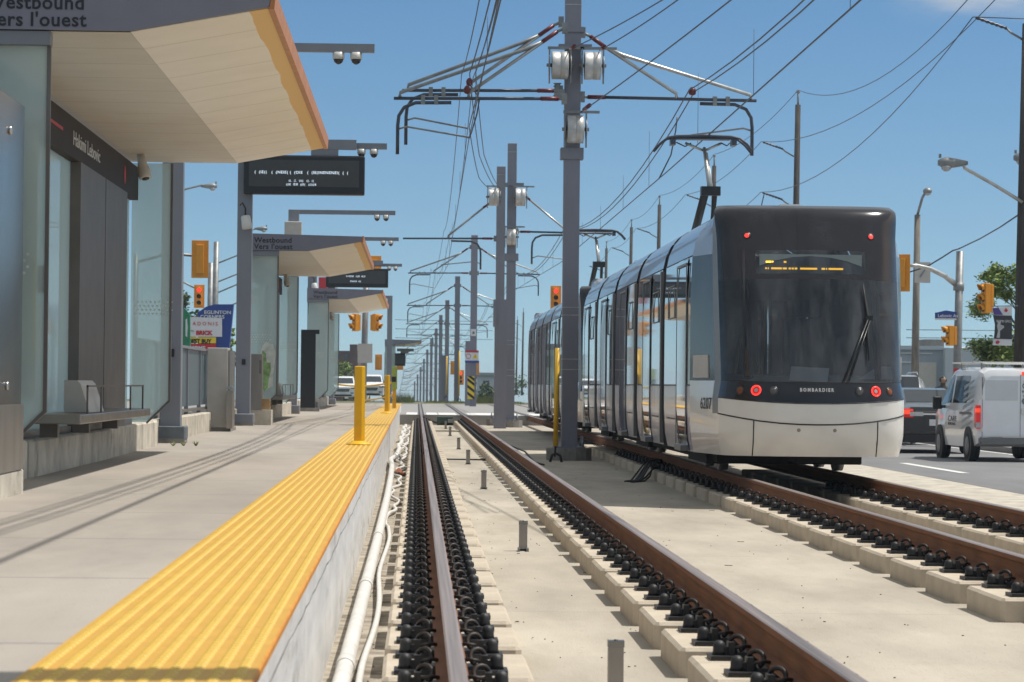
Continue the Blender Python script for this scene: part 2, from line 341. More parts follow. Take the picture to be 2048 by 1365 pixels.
def text(s, size, m, name, parent, pos, face='front', ext=.002, align='LEFT', sx=1.0, rot=None, bold=0, label=None, space=1.0):
    cu = bpy.data.curves.new('t', 'FONT'); cu.body = s; cu.size = size; cu.extrude = ext; cu.align_x = align; cu.resolution_u = 3
    cu.offset = bold; cu.space_character = space
    ob = bpy.data.objects.new('t', cu); COL.objects.link(ob)
    dg = bpy.context.evaluated_depsgraph_get(); dg.update()
    me = bpy.data.meshes.new_from_object(ob.evaluated_get(dg))
    bpy.data.objects.remove(ob); bpy.data.curves.remove(cu)
    ax = {'front': ((1, 0, 0), (0, 0, 1), (0, -1, 0)), 'right': ((0, 1, 0), (0, 0, 1), (1, 0, 0)), 'left': ((0, -1, 0), (0, 0, 1), (-1, 0, 0))}
    a, b, c = rot if rot else ax[face]
    mtx = Matrix((a, b, c)).transposed()
    off = rootloc(parent) if parent is not None else Vector((0, 0, 0))
    for v in me.vertices: v.co = mtx @ Vector((v.co.x * sx, v.co.y, v.co.z)) + Vector(pos) - off
    me.materials.clear(); me.materials.append(m)
    o = link(name, me, parent)
    return o

ZP, ZS, ZR, ZRD = .29, -.36, 0.0, -.345           # platform, track slab, rail head, carriageway on the right
def edgeX(y): return -.425 - .00165 * y           # platform edge line
RX = (.165, 1.66, 3.99, 5.49); TC = 4.74

# ------------------------------------------------------------------ setting
def gz(y):                                         # crest beyond the crossing, then a long downhill
    if y < 120: return -.40
    if y < 168: return -.40 + .42 * (y - 120) / 48
    if y < 230: return .02 - .5 * ((y - 168) / 62) ** 2
    return -.48 - (y - 230) * .013 if y < 1500 else -17 - (y - 1500) * .02
mb = MB(); ys = [-60, 0, 60, 119, 120, 130, 145, 160, 168, 180, 195, 210, 230, 270, 320, 400, 500, 700, 1000, 1500, 2500, 4000]
xs = [-2500, -600, -150, -40, 0, 40, 150, 600, 2500]
b = mb.add([(x, y, gz(y)) for y in ys for x in xs]); n = len(xs)
for j in range(len(ys) - 1):
    for i in range(n - 1): mb.face((b + j * n + i, b + j * n + i + 1, b + (j + 1) * n + i + 1, b + (j + 1) * n + i))
struct('ground', mb, M['ground'])
mb = MB().box(.45, 8.35, -30, 107, -.5, ZS); struct('track_slab', mb, M['slab'])
mb = MB().box(-.9, .45, -30, 107, -.5, ZS - .012); struct('track_gutter', mb, M['slabgap'])
# platform with its edge wall
mb = MB(); ya, yb = -20, 120
mb.prism([(edgeX(ya) - .62, ya), (edgeX(yb) - .62, yb), (-4.6, yb), (-4.6, ya)], 2, -.5, ZP); struct('platform', mb, M['plat'])
mb = MB().prism([(edgeX(ya), ya), (edgeX(yb), yb), (edgeX(yb) - .618, yb), (edgeX(ya) - .618, ya)], 2, -.5, ZP - .022); struct('platform_edge_wall', mb, M['wallc'])
mb = MB(); P = []
w0 = -.62
prof = [(w0, -.02), (w0, .006)]
for k in range(10):
    c = w0 + .032 + k * .0615
    prof += [(c - .017, .006), (c - .008, .0105), (c + .008, .0105), (c + .017, .006)]
prof += [(.006, .006), (.012, .0), (.012, -.02)]
seg = [-5, 4, 8, 12, 18, 26, 40, 60, 90, 119.6]; rows = []
for y in seg: rows.append(mb.add([(edgeX(y) + x, y, ZP + z) for x, z in prof]))
for j in range(len(seg) - 1):
    for i in range(len(prof) - 1):
        z = .5 * (prof[i][1] + prof[i + 1][1]); mi = 1 if z > .008 else (2 if i >= len(prof) - 3 else 0)
        mb.face((rows[j] + i, rows[j] + i + 1, rows[j + 1] + i + 1, rows[j + 1] + i), mi)
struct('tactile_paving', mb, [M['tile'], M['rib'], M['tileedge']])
mb = MB(); random.seed(12); pz = .19; pts = []
for k in range(90): y = 6 + k * .42; pz += random.uniform(-.012, .012) - (pz - .17) * .08; pts.append((edgeX(y) + .0015, y, pz))
for a, b_ in zip(pts, pts[1:]): w_ = random.uniform(.002, .005); mb.quad((a[0], a[1], a[2] - w_), (b_[0], b_[1], b_[2] - w_), (b_[0], b_[1], b_[2] + w_), (a[0], a[1], a[2] + w_))
struct('wall_crack', mb, M['foot'])
# kerb behind the platform: separate cast lengths
mb = MB(); y = 22.2; random.seed(3)
for (y, L, xf) in [(20.9, 2.2, -3.16), (23.2, 1.3, -3.14), (24.7, 6.4, -3.14), (31.3, 2.1, -3.17), (33.6, 1.5, -3.19), (35.2, 2.2, -3.2), (37.5, 3.4, -3.34), (41, 4.6, -3.3), (45.7, 3.3, -3.32), (50, 5, -3.32), (55.2, 4.6, -3.3), (60, 6, -3.17), (66.2, 6, -3.17), (72.5, 8, -3.2), (81, 9, -3.3), (90.5, 9, -3.2), (100, 9, -3.2), (109.5, 8, -3.3)]:
    mb.box(-3.75, xf, y, y + L - .12, ZP - .02, .60, c=.03)
struct('platform_kerb', mb, M['kerb'])
mb = MB().box(-4.5, -2.77, 8, 21.3, ZP - .02, .462, c=.02); struct('cabinet_pier', mb, M['kerb'])
# carriageway right, kerb strip, markings; crossing
mb = MB().box(8.35, 13.4, -30, 118, -.6, ZRD); struct('road', mb, M['asphalt'])
mb = MB().box(6.25, 8.35, -30, 106.9, -.45, ZS + .012); struct('track_margin', mb, M['kerb'])
mb = MB().box(13.4, 30, -30, 118, -.6, ZRD + .13); struct('pavement', mb, M['roadx'])
mb = MB().box(-22, -4.6, -30, 118, -.6, ZRD); struct('far_road', mb, M['asphalt'])
mb = MB()
for y0, y1 in ((33, 39), (51, 57.5), (69, 75), (87, 93)): mb.quad((9.28, y0, ZRD + .004), (9.46, y0, ZRD + .004), (9.46, y1, ZRD + .004), (9.28, y1, ZRD + .004))
mb.quad((13.1, 20, ZRD + .004), (13.22, 20, ZRD + .004), (13.22, 110, ZRD + .004), (13.1, 110, ZRD + .004))
struct('road_markings', mb, M['line'])
mb = MB().box(-40, 8.6, 107, 167.5, -.6, -.014); mb.prism([(107, -.6), (167.5, -.6), (167.5, -.014), (118, -.014), (107, -.1)], 0, 8.6, 60); struct('crossing_road', mb, M['roadx'])
mb = MB()
for x0, x1 in ((-.38, .02), (.36, .75), (.80, 1.45), (1.86, 3.75), (4.2, 5.25)): mb.quad((x0, 107.3, -.010), (x1, 107.3, -.010), (x1, 115, -.010), (x0, 115, -.010))
struct('crossing_markings', mb, M['line'])
mb = MB()
for x in RX:
    for s in (-1, 1): a = x + s * .075; mb.quad((a - .028, 107.1, -.009), (a + .028, 107.1, -.009), (a + .028, 167, -.009), (a - .028, 167, -.009))
struct('rail_grooves', mb, M['rubber'])
mb = MB(); random.seed(5)
for k in range(300):                                # crumbs, twigs and grit lying on the slab
    x = random.choice([random.uniform(.5, 1.35), random.uniform(2.1, 3.6), random.uniform(-.35, -.2)]); y = 10.5 + 45 * random.random() ** 1.8
    z = ZS; L = random.uniform(.002, .007) if random.random() < .85 else random.uniform(.012, .035); a = random.uniform(0, 3.14); c, s_ = math.cos(a), math.sin(a)
    mb.obox((x, y, z + .003), (c * L, s_ * L, 0), (-s_ * .003, c * .004, 0), (0, 0, .002))
struct('grit', mb, M['bark'], 'stuff')

mb = MB(); random.seed(19)
for k in range(110):                                # dead leaves and scraps in the gutter and by the plinths
    y = 10.5 + 40 * random.random() ** 1.6; x = random.choice([random.uniform(-.40, -.30), random.uniform(-.28, -.2), random.uniform(.56, .7)]); a = random.uniform(0, 6.28); L = random.uniform(.008, .024)
    c, s_ = math.cos(a), math.sin(a); z = ZS + .004; i = mb.add([(x - c * L, y - s_ * L, z), (x + s_ * L * .4, y - c * L * .4, z + .008), (x + c * L, y + s_ * L, z + .002), (x - s_ * L * .4, y + c * L * .4, z + .010)]); mb.face((i, i + 1, i + 2, i + 3), random.choice([0, 0, 1]))
struct('leaf_litter', mb, [mat('dead_leaf', (.16, .09, .04), .9), mat('green_leaf', (.16, .20, .07), .8)], 'stuff')
# ------------------------------------------------------------------ rails, plinths, fasteners
rname = ['leftmost', 'second', 'third', 'rightmost']
rdesc = ['polished steel rail right beside the yellow platform edge', 'rust brown rail running between the steel stub posts and the grey masts', 'rust brown rail under the near side of the tram', 'rust brown rail nearest to the road with the cars']
def rail_prof(h=True): return [(-.07, -.17), (.07, -.17), (.07, -.158), (.012, -.14), (.010, -.05), (.034, -.036), (.036, -.006), (.028, 0), (-.028, 0), (-.036, -.006), (-.034, -.036), (-.010, -.05), (-.012, -.14), (-.07, -.158)]
for x, d in zip(RX, rdesc):
    mb = MB(); mb.prism([(a, b) for a, b in rail_prof()], 1, -20, 167)
    for i, f in enumerate(mb.f):
        zs = [mb.v[k].z for k in f]
        if len(f) == 4 and min(zs) > -.0065: mb.m[i] = 1
    props(link('rail', mb.mesh('rail', [M['rail'], M['railhead']]), None, (x, 0, 0)), d, 'rail')
pl = MB().box(-.34, .34, -.60, .60, ZS - .01, -.21, c=.03)
plm = pl.mesh('track_plinth', M['plinth'])
fp = MB().box(-.255, .255, -.10, .10, -.21, -.188)
fp.box(-.12, .12, -.085, .085, -.188, -.170)
for s in (-1, 1):
    fp.lathe((s * .205, 0, -.19), (0, 0, 1), [(0, .036), (.02, .031), (.045, .030), (.06, .025), (.069, .014), (.072, .0)], 12)
    fp.box(min(s * .12, s * .2), max(s * .12, s * .2), -.022, .022, -.188, -.15)
    fp.box(min(s * .135, s * .165), max(s * .135, s * .165), -.05, .05, -.188, -.125)
fpm = fp.mesh('rail_fastener', M['iron'])
def clip_mesh(s):
    c = MB(); pts = []
    for k in range(11):
        a = R(-75 + k * 28); pts.append((s * (.118 - math.cos(a) * .032), -.05 + k * .009, -.131 + math.sin(a) * .032))
    c.tube(pts, .0115, 7)
    c.tube([(s * .135, -.045, -.15), (s * .085, -.045, -.142), (s * .06, -.03, -.147)], .009, 6)
    return c.mesh('spring_clip', M['clip'])
cms = (clip_mesh(-1), clip_mesh(1))
flab = ['black bolted fastener gripping the polished rail beside the platform', 'black bolted fastener gripping the second rail from the platform', 'black bolted fastener gripping the rail under the near side of the tram', 'black bolted fastener gripping the rail nearest the road']
plab = ['pale concrete plinth block under the polished rail beside the platform', 'pale concrete plinth block under the second rail from the platform', 'pale concrete plinth block under the near rail of the tram track', 'pale concrete plinth block under the rail nearest the road']
rng_ = [(9.9, 104.5), (9.9, 104.5), (18.4, 57), (25.2, 39)]
for k in range(4):
    y = rng_[k][0]; g = rname[k] + ' rail'
    while y < min(rng_[k][1] + 8, 105):
        p = link('track_plinth', plm, None, (RX[k] + (.03 if k == 0 else 0), y + .8, 0)); props(p, plab[k], 'plinth', 'plinth blocks under the ' + g)
        p.rotation_euler.z = random.uniform(-.004, .004)
        for q in (.4, 1.2):
            if y + q < rng_[k][1]:
                f = link('rail_fastener', fpm, None, (RX[k], y + q, 0)); props(f, flab[k], 'rail fastener', 'fasteners along the ' + g)
                for c in cms: link('spring_clip', c, f)
        y += 1.6
# stub posts down the middle of the first track
sp = MB().box(-.036, .036, -.03, .03, .02, .232); cap = MB().box(-.039, .039, -.033, .033, .232, .262); cap.lathe((0, -.01, .262), (0, 0, 1), [(0, .01), (.006, .009)], 8)
br = MB().box(-.046, -.03, -.14, .06, 0, .03).box(.026, .046, -.14, .06, 0, .03).box(-.046, .046, .03, .05, 0, .03)
spm, capm, brm = sp.mesh('stub', M['ssd']), cap.mesh('cap', M['ss']), br.mesh('foot_bracket', M['galvd'])
for i, (y, d) in enumerate([(14.0, 'nearest of the steel stub posts, at the bottom edge'), (26.2, 'steel stub post beside the shadow strips, second nearest'), (41.6, 'third nearest steel stub post between the first two rails'), (54.4, 'steel stub post just before the black cable across the slab'), (66.8, 'steel stub post just past the black cable on the slab'), (84, 'small steel stub post before the low concrete ridge'), (97, 'farthest steel stub post, by the green box at the crossing')]):
    t = thing('stub_post', d, 'stub post', (.94, y, ZS), 0, 'stub posts between the rails')
    link('stub', spm, t); link('cap', capm, t); link('foot_bracket', brm, t)
# pipes and cables in the gutter
pts = [(-.335, 8, -.29), (-.335, 16, -.29), (-.335, 26, -.292), (-.345, 36, -.285), (-.37, 44, -.28), (-.40, 50, -.27), (-.45, 53, -.25), (-.40, 56, -.27)]
t = thing('drain_pipe', 'white plastic drain pipe lying along the foot of the platform wall', 'pipe', (-.335, 20, -.33))
part('pipe', MB().tube(pts, .042, 14), M['white'], t); mb = MB()
for y, x in ((14.6, -.335), (20.4, -.335), (27, -.337), (34, -.343), (44, -.37)): part('coupling', MB().tube([(x, y, -.29), (x, y + .28, -.29)], .0475, 14), M['white'], t)
pts = []
for k in range(120):
    y = 9 + k * .42; a = .02 + (.03 if y > 30 else 0); pts.append((-.225 + a * math.sin(y * .75) + (.035 * math.sin(y * 2.1) if y > 33 else 0) - .0012 * y, y, -.335 + .01 * math.sin(y)))
single('conduit', MB().tube(pts, .018, 10), M['white'], 'thin white wavy conduit between the drain pipe and the first rail', 'conduit', (-.225, 20, -.35))
pts = [(-.37 - .03 * math.sin(k * .9), 56 + k * 1.2, -.28 + .03 * math.sin(k * 1.7)) for k in range(36)]
single('drain_hose', MB().tube(pts, .045, 10), M['white'], 'far white hose bundle snaking along the platform wall', 'hose', (-.37, 70, -.33))
pts = [(-.27 + .09 * math.sin(k * 1.25), 55 + k * .8, -.30 + .05 * math.sin(k * 2.1)) for k in range(52)]
single('looped_conduit', MB().tube(pts, .02, 8), M['white'], 'white conduit zigzagging in loops beside the far drain hose', 'conduit', (-.25, 70, -.33))
single('rag', MB().lathe((-.27, 47, -.35), (0, .2, 1), [(0, .1), (.03, .12), (.06, .06), (.1, .04), (.13, .0)], 9), M['rusty'], 'rust coloured crumpled rag lying beside the white pipe', 'rag', (-.27, 47, -.36))
def sag(p, q, s, n=16):
    p, q = Vector(p), Vector(q); return [p.lerp(q, i / n) - Vector((0, 0, s * 4 * (i / n) * (1 - i / n))) for i in range(n + 1)]
single('black_cable', MB().tube(sag((-.3, 46.5, -.3), (.13, 53.5, -.13), .05), .016, 8), M['cable'], 'black cable leading from the white pipe to the first rail', 'cable', (-.2, 48, -.3))
single('slab_cable', MB().tube([(.42, 57, -.25), (.5, 57, -.335), (.9, 57.3, -.345), (1.3, 57.2, -.345), (1.62, 57, -.15)], .016, 8), M['cable'], 'black cable lying across the slab between the first two rails', 'cable', (.9, 57, -.35))
single('bond_cable', MB().tube([(1.66, 63, -.1), (1.85, 61, -.12), (2.1, 58, -.2), (2.2, 55.5, -.345), (2.3, 54, -.345)], .016, 8).tube([(1.66, 62, -.12), (1.8, 60, -.16), (2.0, 57, -.25), (2.22, 54.5, -.345)], .016, 8), M['cable'], 'pair of black bond cables looping down behind the second rail', 'cable', (2, 58, -.35))
mb = MB(); random.seed(17)
for k in range(7):
    a, b_, c_ = random.uniform(-.12, .12), random.uniform(-.5, .5), random.uniform(-.04, .05)
    mb.tube([(3.98, 47.2 + b_, -.17), (3.78 + a * .3, 46.9 + b_, -.10 + c_), (3.6 + a * .5, 46.3 + b_, -.15 + c_), (3.46 + a, 45.8 + b_ * .6, -.29), (3.36 + a, 45.4, -.345), (3.22 + a * .7, 45.0 + b_ * .5, -.35)], .015, 7)
single('cable_bundle', mb, M['cable'], 'bundle of black cables spilling off the near tram rail', 'cable', (3.6, 46, -.35))
single('cable_ridge', MB().box(.55, 1.35, 91, 91.25, ZS, ZS + .06, c=.02), M['kerb'], 'low concrete ridge across the slab before the far crossing', 'ridge', (.95, 91, ZS))
t = thing('junction_box', 'dark green junction box with a steel lid at the crossing edge', 'box', (1.0, 105.6, ZS))
part('body', MB().box(.72, 1.28, 105.4, 106.4, ZS, -.06, c=.02), mat('box_green', (.04, .075, .06), .6), t)
part('lid', MB().box(1.1, 1.3, 105.0, 105.39, -.26, -.14), M['galvd'], t)
part('lead', MB().tube(sag((.2, 106, -.05), (1.1, 105.2, -.3), .08), .03, 8), M['cable'], t)

# ------------------------------------------------------------------ platform furniture
def bollard(y, x, label, tall=1.02):
    t = thing('bollard', label, 'bollard', (x, y, ZP), 0, 'yellow bollards on the platform edge')
    p = part('post', MB().prism([(-.062, -.03), (.035, -.03), (.075, .02), (.075, .06), (-.062, .06)], 2, .06, tall), M['yel'], t, True); bevel(p, .012)
    part('base', MB().box(-.075, .075, -.06, .08, 0.015, .06, c=.02).lathe((0, 0, .012), (0, 0, 1), [(0, .17), (.012, .16), (.03, .11), (.05, .09)], 12), M['yel'], t, True)
    part('reflector', MB().lathe((-.064, .015, tall - .13), (-1, 0, 0), [(0, .04), (.004, .038)], 10), M['redsign'], t, True)
    return t
bollard(38.6, -.74, 'large yellow bollard on the tactile strip, the nearer of two')
bollard(79.5, -.79, 'smaller yellow bollard farther along the tactile strip')
t = thing('marker_post', 'lime green and black marker post behind the far bollard', 'marker', (-.72, 96, ZP))
part('post', MB().box(-.06, .06, -.02, .02, 0, .9), M['yel'], t, True); part('panel', MB().box(-.085, .085, -.03, -.022, .62, 1.35, c=.0), mat('lime', (.42, .55, .10), .5), t, True); part('band', MB().box(-.09, .05, -.04, -.031, .85, 1.02), M['black'], t, True)
t = thing('barrier_chain', 'sagging yellow plastic chains strung across the platform end', 'chain', (-1.9, 117, ZP))
part('chain', MB().tube(sag((-3.2, 118, 1.05), (-.85, 112, 1.15), .12), .035, 6), M['yel'], t); part('chain', MB().tube(sag((-2.2, 118, .42), (-.85, 112, .68), .05), .03, 6), M['yel'], t)

CUT = lambda x0, x1, z0, z1, c: [(x0, z0), (x1 - c * 1.0, z0), (x1, z0 + c), (x1, z1), (x0, z1)]
def shelter(y1, y2, label, cols, texts=True, x0=-3.32, dx=0, dz=0, name='tram_shelter', full=True):
    t = thing(name, label, 'shelter', (-2.6 + dx, y1, ZP + dz)); L = y2 - y1
    def PT(n, mb, m, fix=True): return part(n, mb, m, t, True, fix)
    X = lambda x: x + 2.6
    Z = lambda z: z - ZP
    PT('roof', MB().prism([(X(x0), Z(3.606)), (X(-2.09), Z(3.606)), (X(-1.09), Z(3.792)), (X(-1.07), Z(3.89)), (X(x0), Z(3.93))], 1, 0, L), M['fascia'])
    PT('soffit', MB().quad((X(x0) + .02, .05, Z(3.60)), (X(-2.09), .05, Z(3.60)), (X(-2.09), L - .02, Z(3.60)), (X(x0) + .02, L - .02, Z(3.60))), M['soffit'])
    mb = MB(); mb.prism([(X(-2.088), Z(3.600)), (X(-1.10), Z(3.784)), (X(-1.10), Z(3.789)), (X(-2.088), Z(3.604))], 1, .04, L - .03); w = PT('wing_lining', mb, M['wing'])
    w.location.x -= 0; 
    PT('edge_trim', MB().prism([(X(-1.10), Z(3.775)), (X(-1.055), Z(3.775)), (X(-1.045), Z(3.90)), (X(-1.068), Z(3.90))], 1, .0, L), M['trim'])
    PT('header_beam', MB().box(X(x0), X(-2.66), .02, .16, Z(3.50), Z(3.598)), M['pole2'])
    for k, yy in enumerate((.10, L - .10)):
        gm = MB().prism([(X(a), Z(b)) for a, b in CUT(-3.28, -2.69 if k == 0 else -2.84, .62, 3.5 if k == 0 else 3.58, .24)], 1, yy - .006, yy + .006)
        if full:                                      # safety dots printed on the glass
            for r_ in range(4):
                for c_ in range(9): gm.lathe((X(-3.22) + c_ * .048 + (r_ % 2) * .024, yy - .0065, Z(1.86 + r_ * .045)), (0, -1, 0), [(0, .012), (.0008, .012)], 6, mi=1)
        g = PT('end_glass', gm, [M['glassp'], M['graffw']])
        xe = -2.69 if k == 0 else -2.84
        e = MB().box(X(xe) + .001, X(xe) + .028, yy - .02, yy + .02, Z(.86), Z(3.5 if k == 0 else 3.58))
        e.prism([(X(xe - .24), Z(.60)), (X(xe), Z(.835)), (X(xe) + .028, Z(.86)), (X(xe), Z(.87)), (X(xe - .25), Z(.62))], 1, yy - .015, yy + .015)
        link('edge_frame', e.mesh('edge_frame', M['dark'], (0, 0, 0)), g)
    yb0 = .3; cw_ = 2.24
    PT('name_band', MB().box(X(-3.30), X(-3.20), yb0, L - .2, Z(3.15), Z(3.52)), M['bandk'])
    for c in cols: PT('column', MB().box(X(-3.36), X(-3.19), c, c + cw_, Z(.60), Z(3.15)), M['dark'])
    ed = [yb0] + [q for c in cols for q in (c, c + cw_)] + [L - .3]
    for i in range(0, len(ed), 2):
        if ed[i + 1] - ed[i] > .3: PT('back_glass', MB().box(X(-3.30), X(-3.288), ed[i] + .02, ed[i + 1] - .02, Z(.66), Z(3.15)), M['glassp'])
    PT('base_rail', MB().box(X(-3.33), X(-3.25), .1, L - .1, Z(.60), Z(.66)), M['pole2'])
    cam_ = PT('dome_camera', MB().lathe((X(-3.08), L - 1.2, Z(3.56)), (.25, -.3, -1), [(-.04, .04), (.06, .05), (.16, .075), (.24, .07), (.25, .05)], 14), M['capw'])
    link('lens', MB().lathe((X(-3.025), L - 1.265, Z(3.345)), (.25, -.3, -1), [(0, .05), (.03, .04), (.04, 0)], 12).mesh('lens', M['dome']), cam_)
    if texts:
        text('Westbound', .142, M['ink'], 'lettering', t, rootloc(t) + Vector((X(-3.13), -.002, Z(3.755))), bold=.0025, space=1.06)
        text("Vers l'ouest", .142, M['ink'], 'lettering', t, rootloc(t) + Vector((X(-3.13), -.002, Z(3.632))), bold=.0025, space=1.06)
        text('Hakimi Lebovic', .19, M['whitesign'], 'station_name', t, rootloc(t) + Vector((X(-3.198), 6.2, Z(3.27))), 'right', sx=2.0)
        PT('line_mark', MB().box(X(-3.2), X(-3.197), 3.3, 5.4, Z(3.33), Z(3.36)), M['redsign'])
        PT('line_mark', MB().lathe((X(-3.2), 11.2 * L / 13, Z(3.33)), (1, 0, 0), [(0, .1), (.004, .1)], 16), M['redsign'])
    return t
shelter(21.6, 34.5, 'nearest westbound tram shelter, its big raised canopy cut by the left edge', (6.8, 9.1))
shelter(57.3, 71.0, 'middle westbound tram shelter with graffiti on its end glass', (7.3, 9.8))
shelter(90, 108, 'farthest westbound tram shelter at the end of the platform', (9, 13))
t = thing('graffiti', 'green and white graffiti blob on the middle shelter end glass', 'graffiti', (-2.8, 57.37, 1.2))
def blob(cx, cz, rx, rz, y, n, seed, name, m):
    random.seed(seed); p = []
    for k in range(n):
        a = 2 * math.pi * k / n; q = random.uniform(.75, 1.1); p.append((cx + rx * q * math.cos(a), cz + rz * q * math.sin(a)))
    part(name, MB().prism(p, 1, y - .001, y), m, t)
blob(-2.86, 1.42, .17, .50, 57.388, 14, 1, 'paint', M['graffw']); blob(-2.90, 1.32, .10, .42, 57.384, 12, 2, 'paint', M['graff']); blob(-2.83, 1.62, .07, .16, 57.380, 9, 4, 'paint', M['graffw'])
def bench(y, label):
    t = thing('bench', label, 'bench', (-3.0, y, ZP), 0, 'shelter benches')
    P_ = lambda n, mb, m: part(n, mb, m, t, True)
    bevel(P_('seat', MB().box(-.16, .26, 0, 6.4, .44, .52), M['ssd']), .01)
    for q in (.6, 3, 5.6): P_('bracket', MB().box(-.15, .0, q, q + .12, .32, .44), M['dark'])
    P_('backrest', MB().prism([(-.02, .525), (.2, .525), (.12, .77), (.09, .8), (-.02, .8)], 1, 1.2, 2.4), M['paint'])
    mb = MB()
    for q in (.8, 1.9, 4.6, 5.9): mb.box(.215, .23, q, q + .03, .52, .76)
    mb.box(.215, .23, .8, 5.93, .745, .76); P_('armrail', mb, M['dark'])
    return t
bench(24.6, 'long steel bench with wedge backrest in the nearest shelter'); bench(61.5, 'long steel bench with wedge backrest in the middle shelter')
# tall stainless cabinet on the near pier
t = thing('stainless_cabinet', 'tall polished stainless cabinet at the left edge, on a concrete pier', 'cabinet', (-3.4, 14, .462))
bevel(part('body', MB().box(-4.0, -2.78, 13, 21.2, .464, 3.02), M['ss'], t), .012)
part('plinth', MB().box(-4.0, -2.765, 13, 21.22, .463, .92), M['ssd'], t)
part('handle', MB().tube([(-2.76, 19.2, 1.95), (-2.70, 19.2, 1.9), (-2.70, 19.2, 1.55), (-2.76, 19.2, 1.5)], .02, 8).box(-2.78, -2.72, 19, 19.5, 1.62, 1.72), M['chrome'], t)
part('hinge', MB().lathe((-2.78, 20.4, 2.78), (1, 0, 0), [(0, .03), (.02, .03)], 10).lathe((-2.78, 20.4, 1.05), (1, 0, 0), [(0, .03), (.02, .03)], 10), M['chrome'], t)
# notices behind it on the shelter end
t = thing('notice_board', 'yellow and purple notice strip hung inside the nearest shelter end', 'notice', (-2.85, 21.9, 1.3))
part('board', MB().box(-3.0, -2.77, 21.86, 21.88, .95, 2.9), M['paint'], t); part('strip', MB().box(-2.79, -2.768, 21.85, 21.859, 1.25, 2.0), M['yelsign'], t); part('panel', MB().box(-2.76, -2.71, 21.85, 21.87, 1.72, 1.92), mat('purple', (.10, .07, .12), .5), t)

def station_post(y, label, arm=True, x=-3.2, top=5.52, base=.42):
    t = thing('station_post', label, 'post', (x, y, ZP), 0, 'grey posts along the platform')
    P_ = lambda n, mb, m: part(n, mb, m, t, True)
    bevel(P_('shaft', MB().box(-.135, .135, -.13, .13, .2, top - ZP), M['pole2']), .01)
    P_('footing', MB().box(-base / 2, base / 2, -.22, .22, 0.06, .22, c=.02), mat('footing_paint', (.13, .15, .17), .6) if y < 40 else M['pole2'])
    P_('grout', MB().box(-base / 2 + .01, base / 2 - .01, -.23, .23, 0, .06), M['foot'])
    b_ = P_('call_button', MB().box(-.02, .045, -.15, -.13, 1.12, 1.22), M['black'])
    if arm:
        a = P_('camera_arm', MB().box(-.1, 2.6, -.05, .05, top - ZP - .11, top - ZP), M['pole2'])
        for q in (2.13, 2.36):
            c = link('camera', MB().lathe((q, 0, top - ZP - .11), (0, 0, -1), [(0, .075), (.06, .08), (.09, .075)], 14).mesh('camera', M['capw']), a)
            link('dome', MB().lathe((q, 0, top - ZP - .2), (0, 0, -1), [(0, .07), (.04, .055), (.065, .02), (.07, 0)], 12).mesh('dome', M['dome']), a)
    return t
station_post(39.2, 'grey platform post just past the nearest shelter')
station_post(55.4, 'grey platform post carrying the near display board')
station_post(77, 'grey platform post rising behind the middle shelter canopy, with box')
station_post(91, 'grey platform post beside the black panel')
station_post(111, 'grey platform post carrying the far display board')
def loudspeaker(x, y, z, label):
    t = thing('loudspeaker', label, 'loudspeaker', (x, y, z)); P_ = lambda n, mb, m: part(n, mb, m, t, True)
    P_('shell', MB().lathe((0, 0, .12), (.15, 0, -1), [(0, .05), (.02, .085), (.2, .095), (.25, .09), (.26, .05)], 16), M['capw'])
    P_('bracket', MB().tube([(-.1, 0, .3), (-.06, 0, .35), (0, 0, .25), (0, 0, .12)], .015, 6), M['cable'])
loudspeaker(-3.18, 55.15, 4.03, 'white cylindrical loudspeaker under the near display board'); loudspeaker(-3.14, 90.7, 3.98, 'white cylindrical loudspeaker by the black panel post')
t = thing('equipment_box', 'square beige box on the post behind the middle shelter', 'box', (-3.2, 76.8, 4.7))
bevel(part('case', MB().box(-3.42, -2.98, 76.6, 76.86, 4.78, 5.2), M['paint'], t), .02); part('camera', MB().lathe((-2.9, 76.7, 4.68), (0, 0, -1), [(0, .07), (.05, .08), (.12, .05), (.14, 0)], 12), M['capw'], t)
FRAG = ['(  (IE((   (  (NEIE( (  (OIE   (  (IE(INENENEI(  (  (', '((.  ((.  ((((   ((.  ((', '((IE  IEIE  ((E(   ((I((IE']
def display(y, x0, x1, z0, z1, label, rows):
    t = thing('display_board', label, 'display', ((x0 + x1) / 2, y, z0))
    bevel(part('case', MB().box(x0, x1, y - .14, y + .14, z0, z1), M['black'], t), .03)
    part('screen', MB().box(x0 + .1, x1 - .1, y - .145, y - .141, z0 + .14, z1 - .09), M['screen'], t)
    c = (x0 + x1) / 2; H = z1 - z0
    for k, (s, zz, sz) in enumerate(rows): text(s, sz, M['led'], 'led_text', t, (c - .05, y - .147, z0 + zz), ext=.001, align='CENTER', sx=1.05, space=1.12)
    part('hanger', MB().box(c + .12, c + .62, y - .06, y + .06, z1, z1 + .12), M['pole2'], t)
    part('beam', MB().box(c - .1, c + .95, y - .07, y + .07, z1 + .12, z1 + .3), M['pole2'], t)
display(55.2, -3.22, -1.0, 4.54, 5.26, 'black hanging display board nearest, under the big canopy tip', [(FRAG[0], .38, .072), (FRAG[1], .235, .052), (FRAG[2], .165, .052)])
display(110.8, -3.4, -1.1, 4.62, 5.32, 'smaller black display board farther off over the far shelter', [('II I(IIII(  (I(II  II(II', .38, .085), ('IEI(I(I(E  I(I(', .2, .07)])
t = thing('service_cabinet', 'beige upright service cabinet with a small steel chute', 'cabinet', (-3.2, 49, ZP))
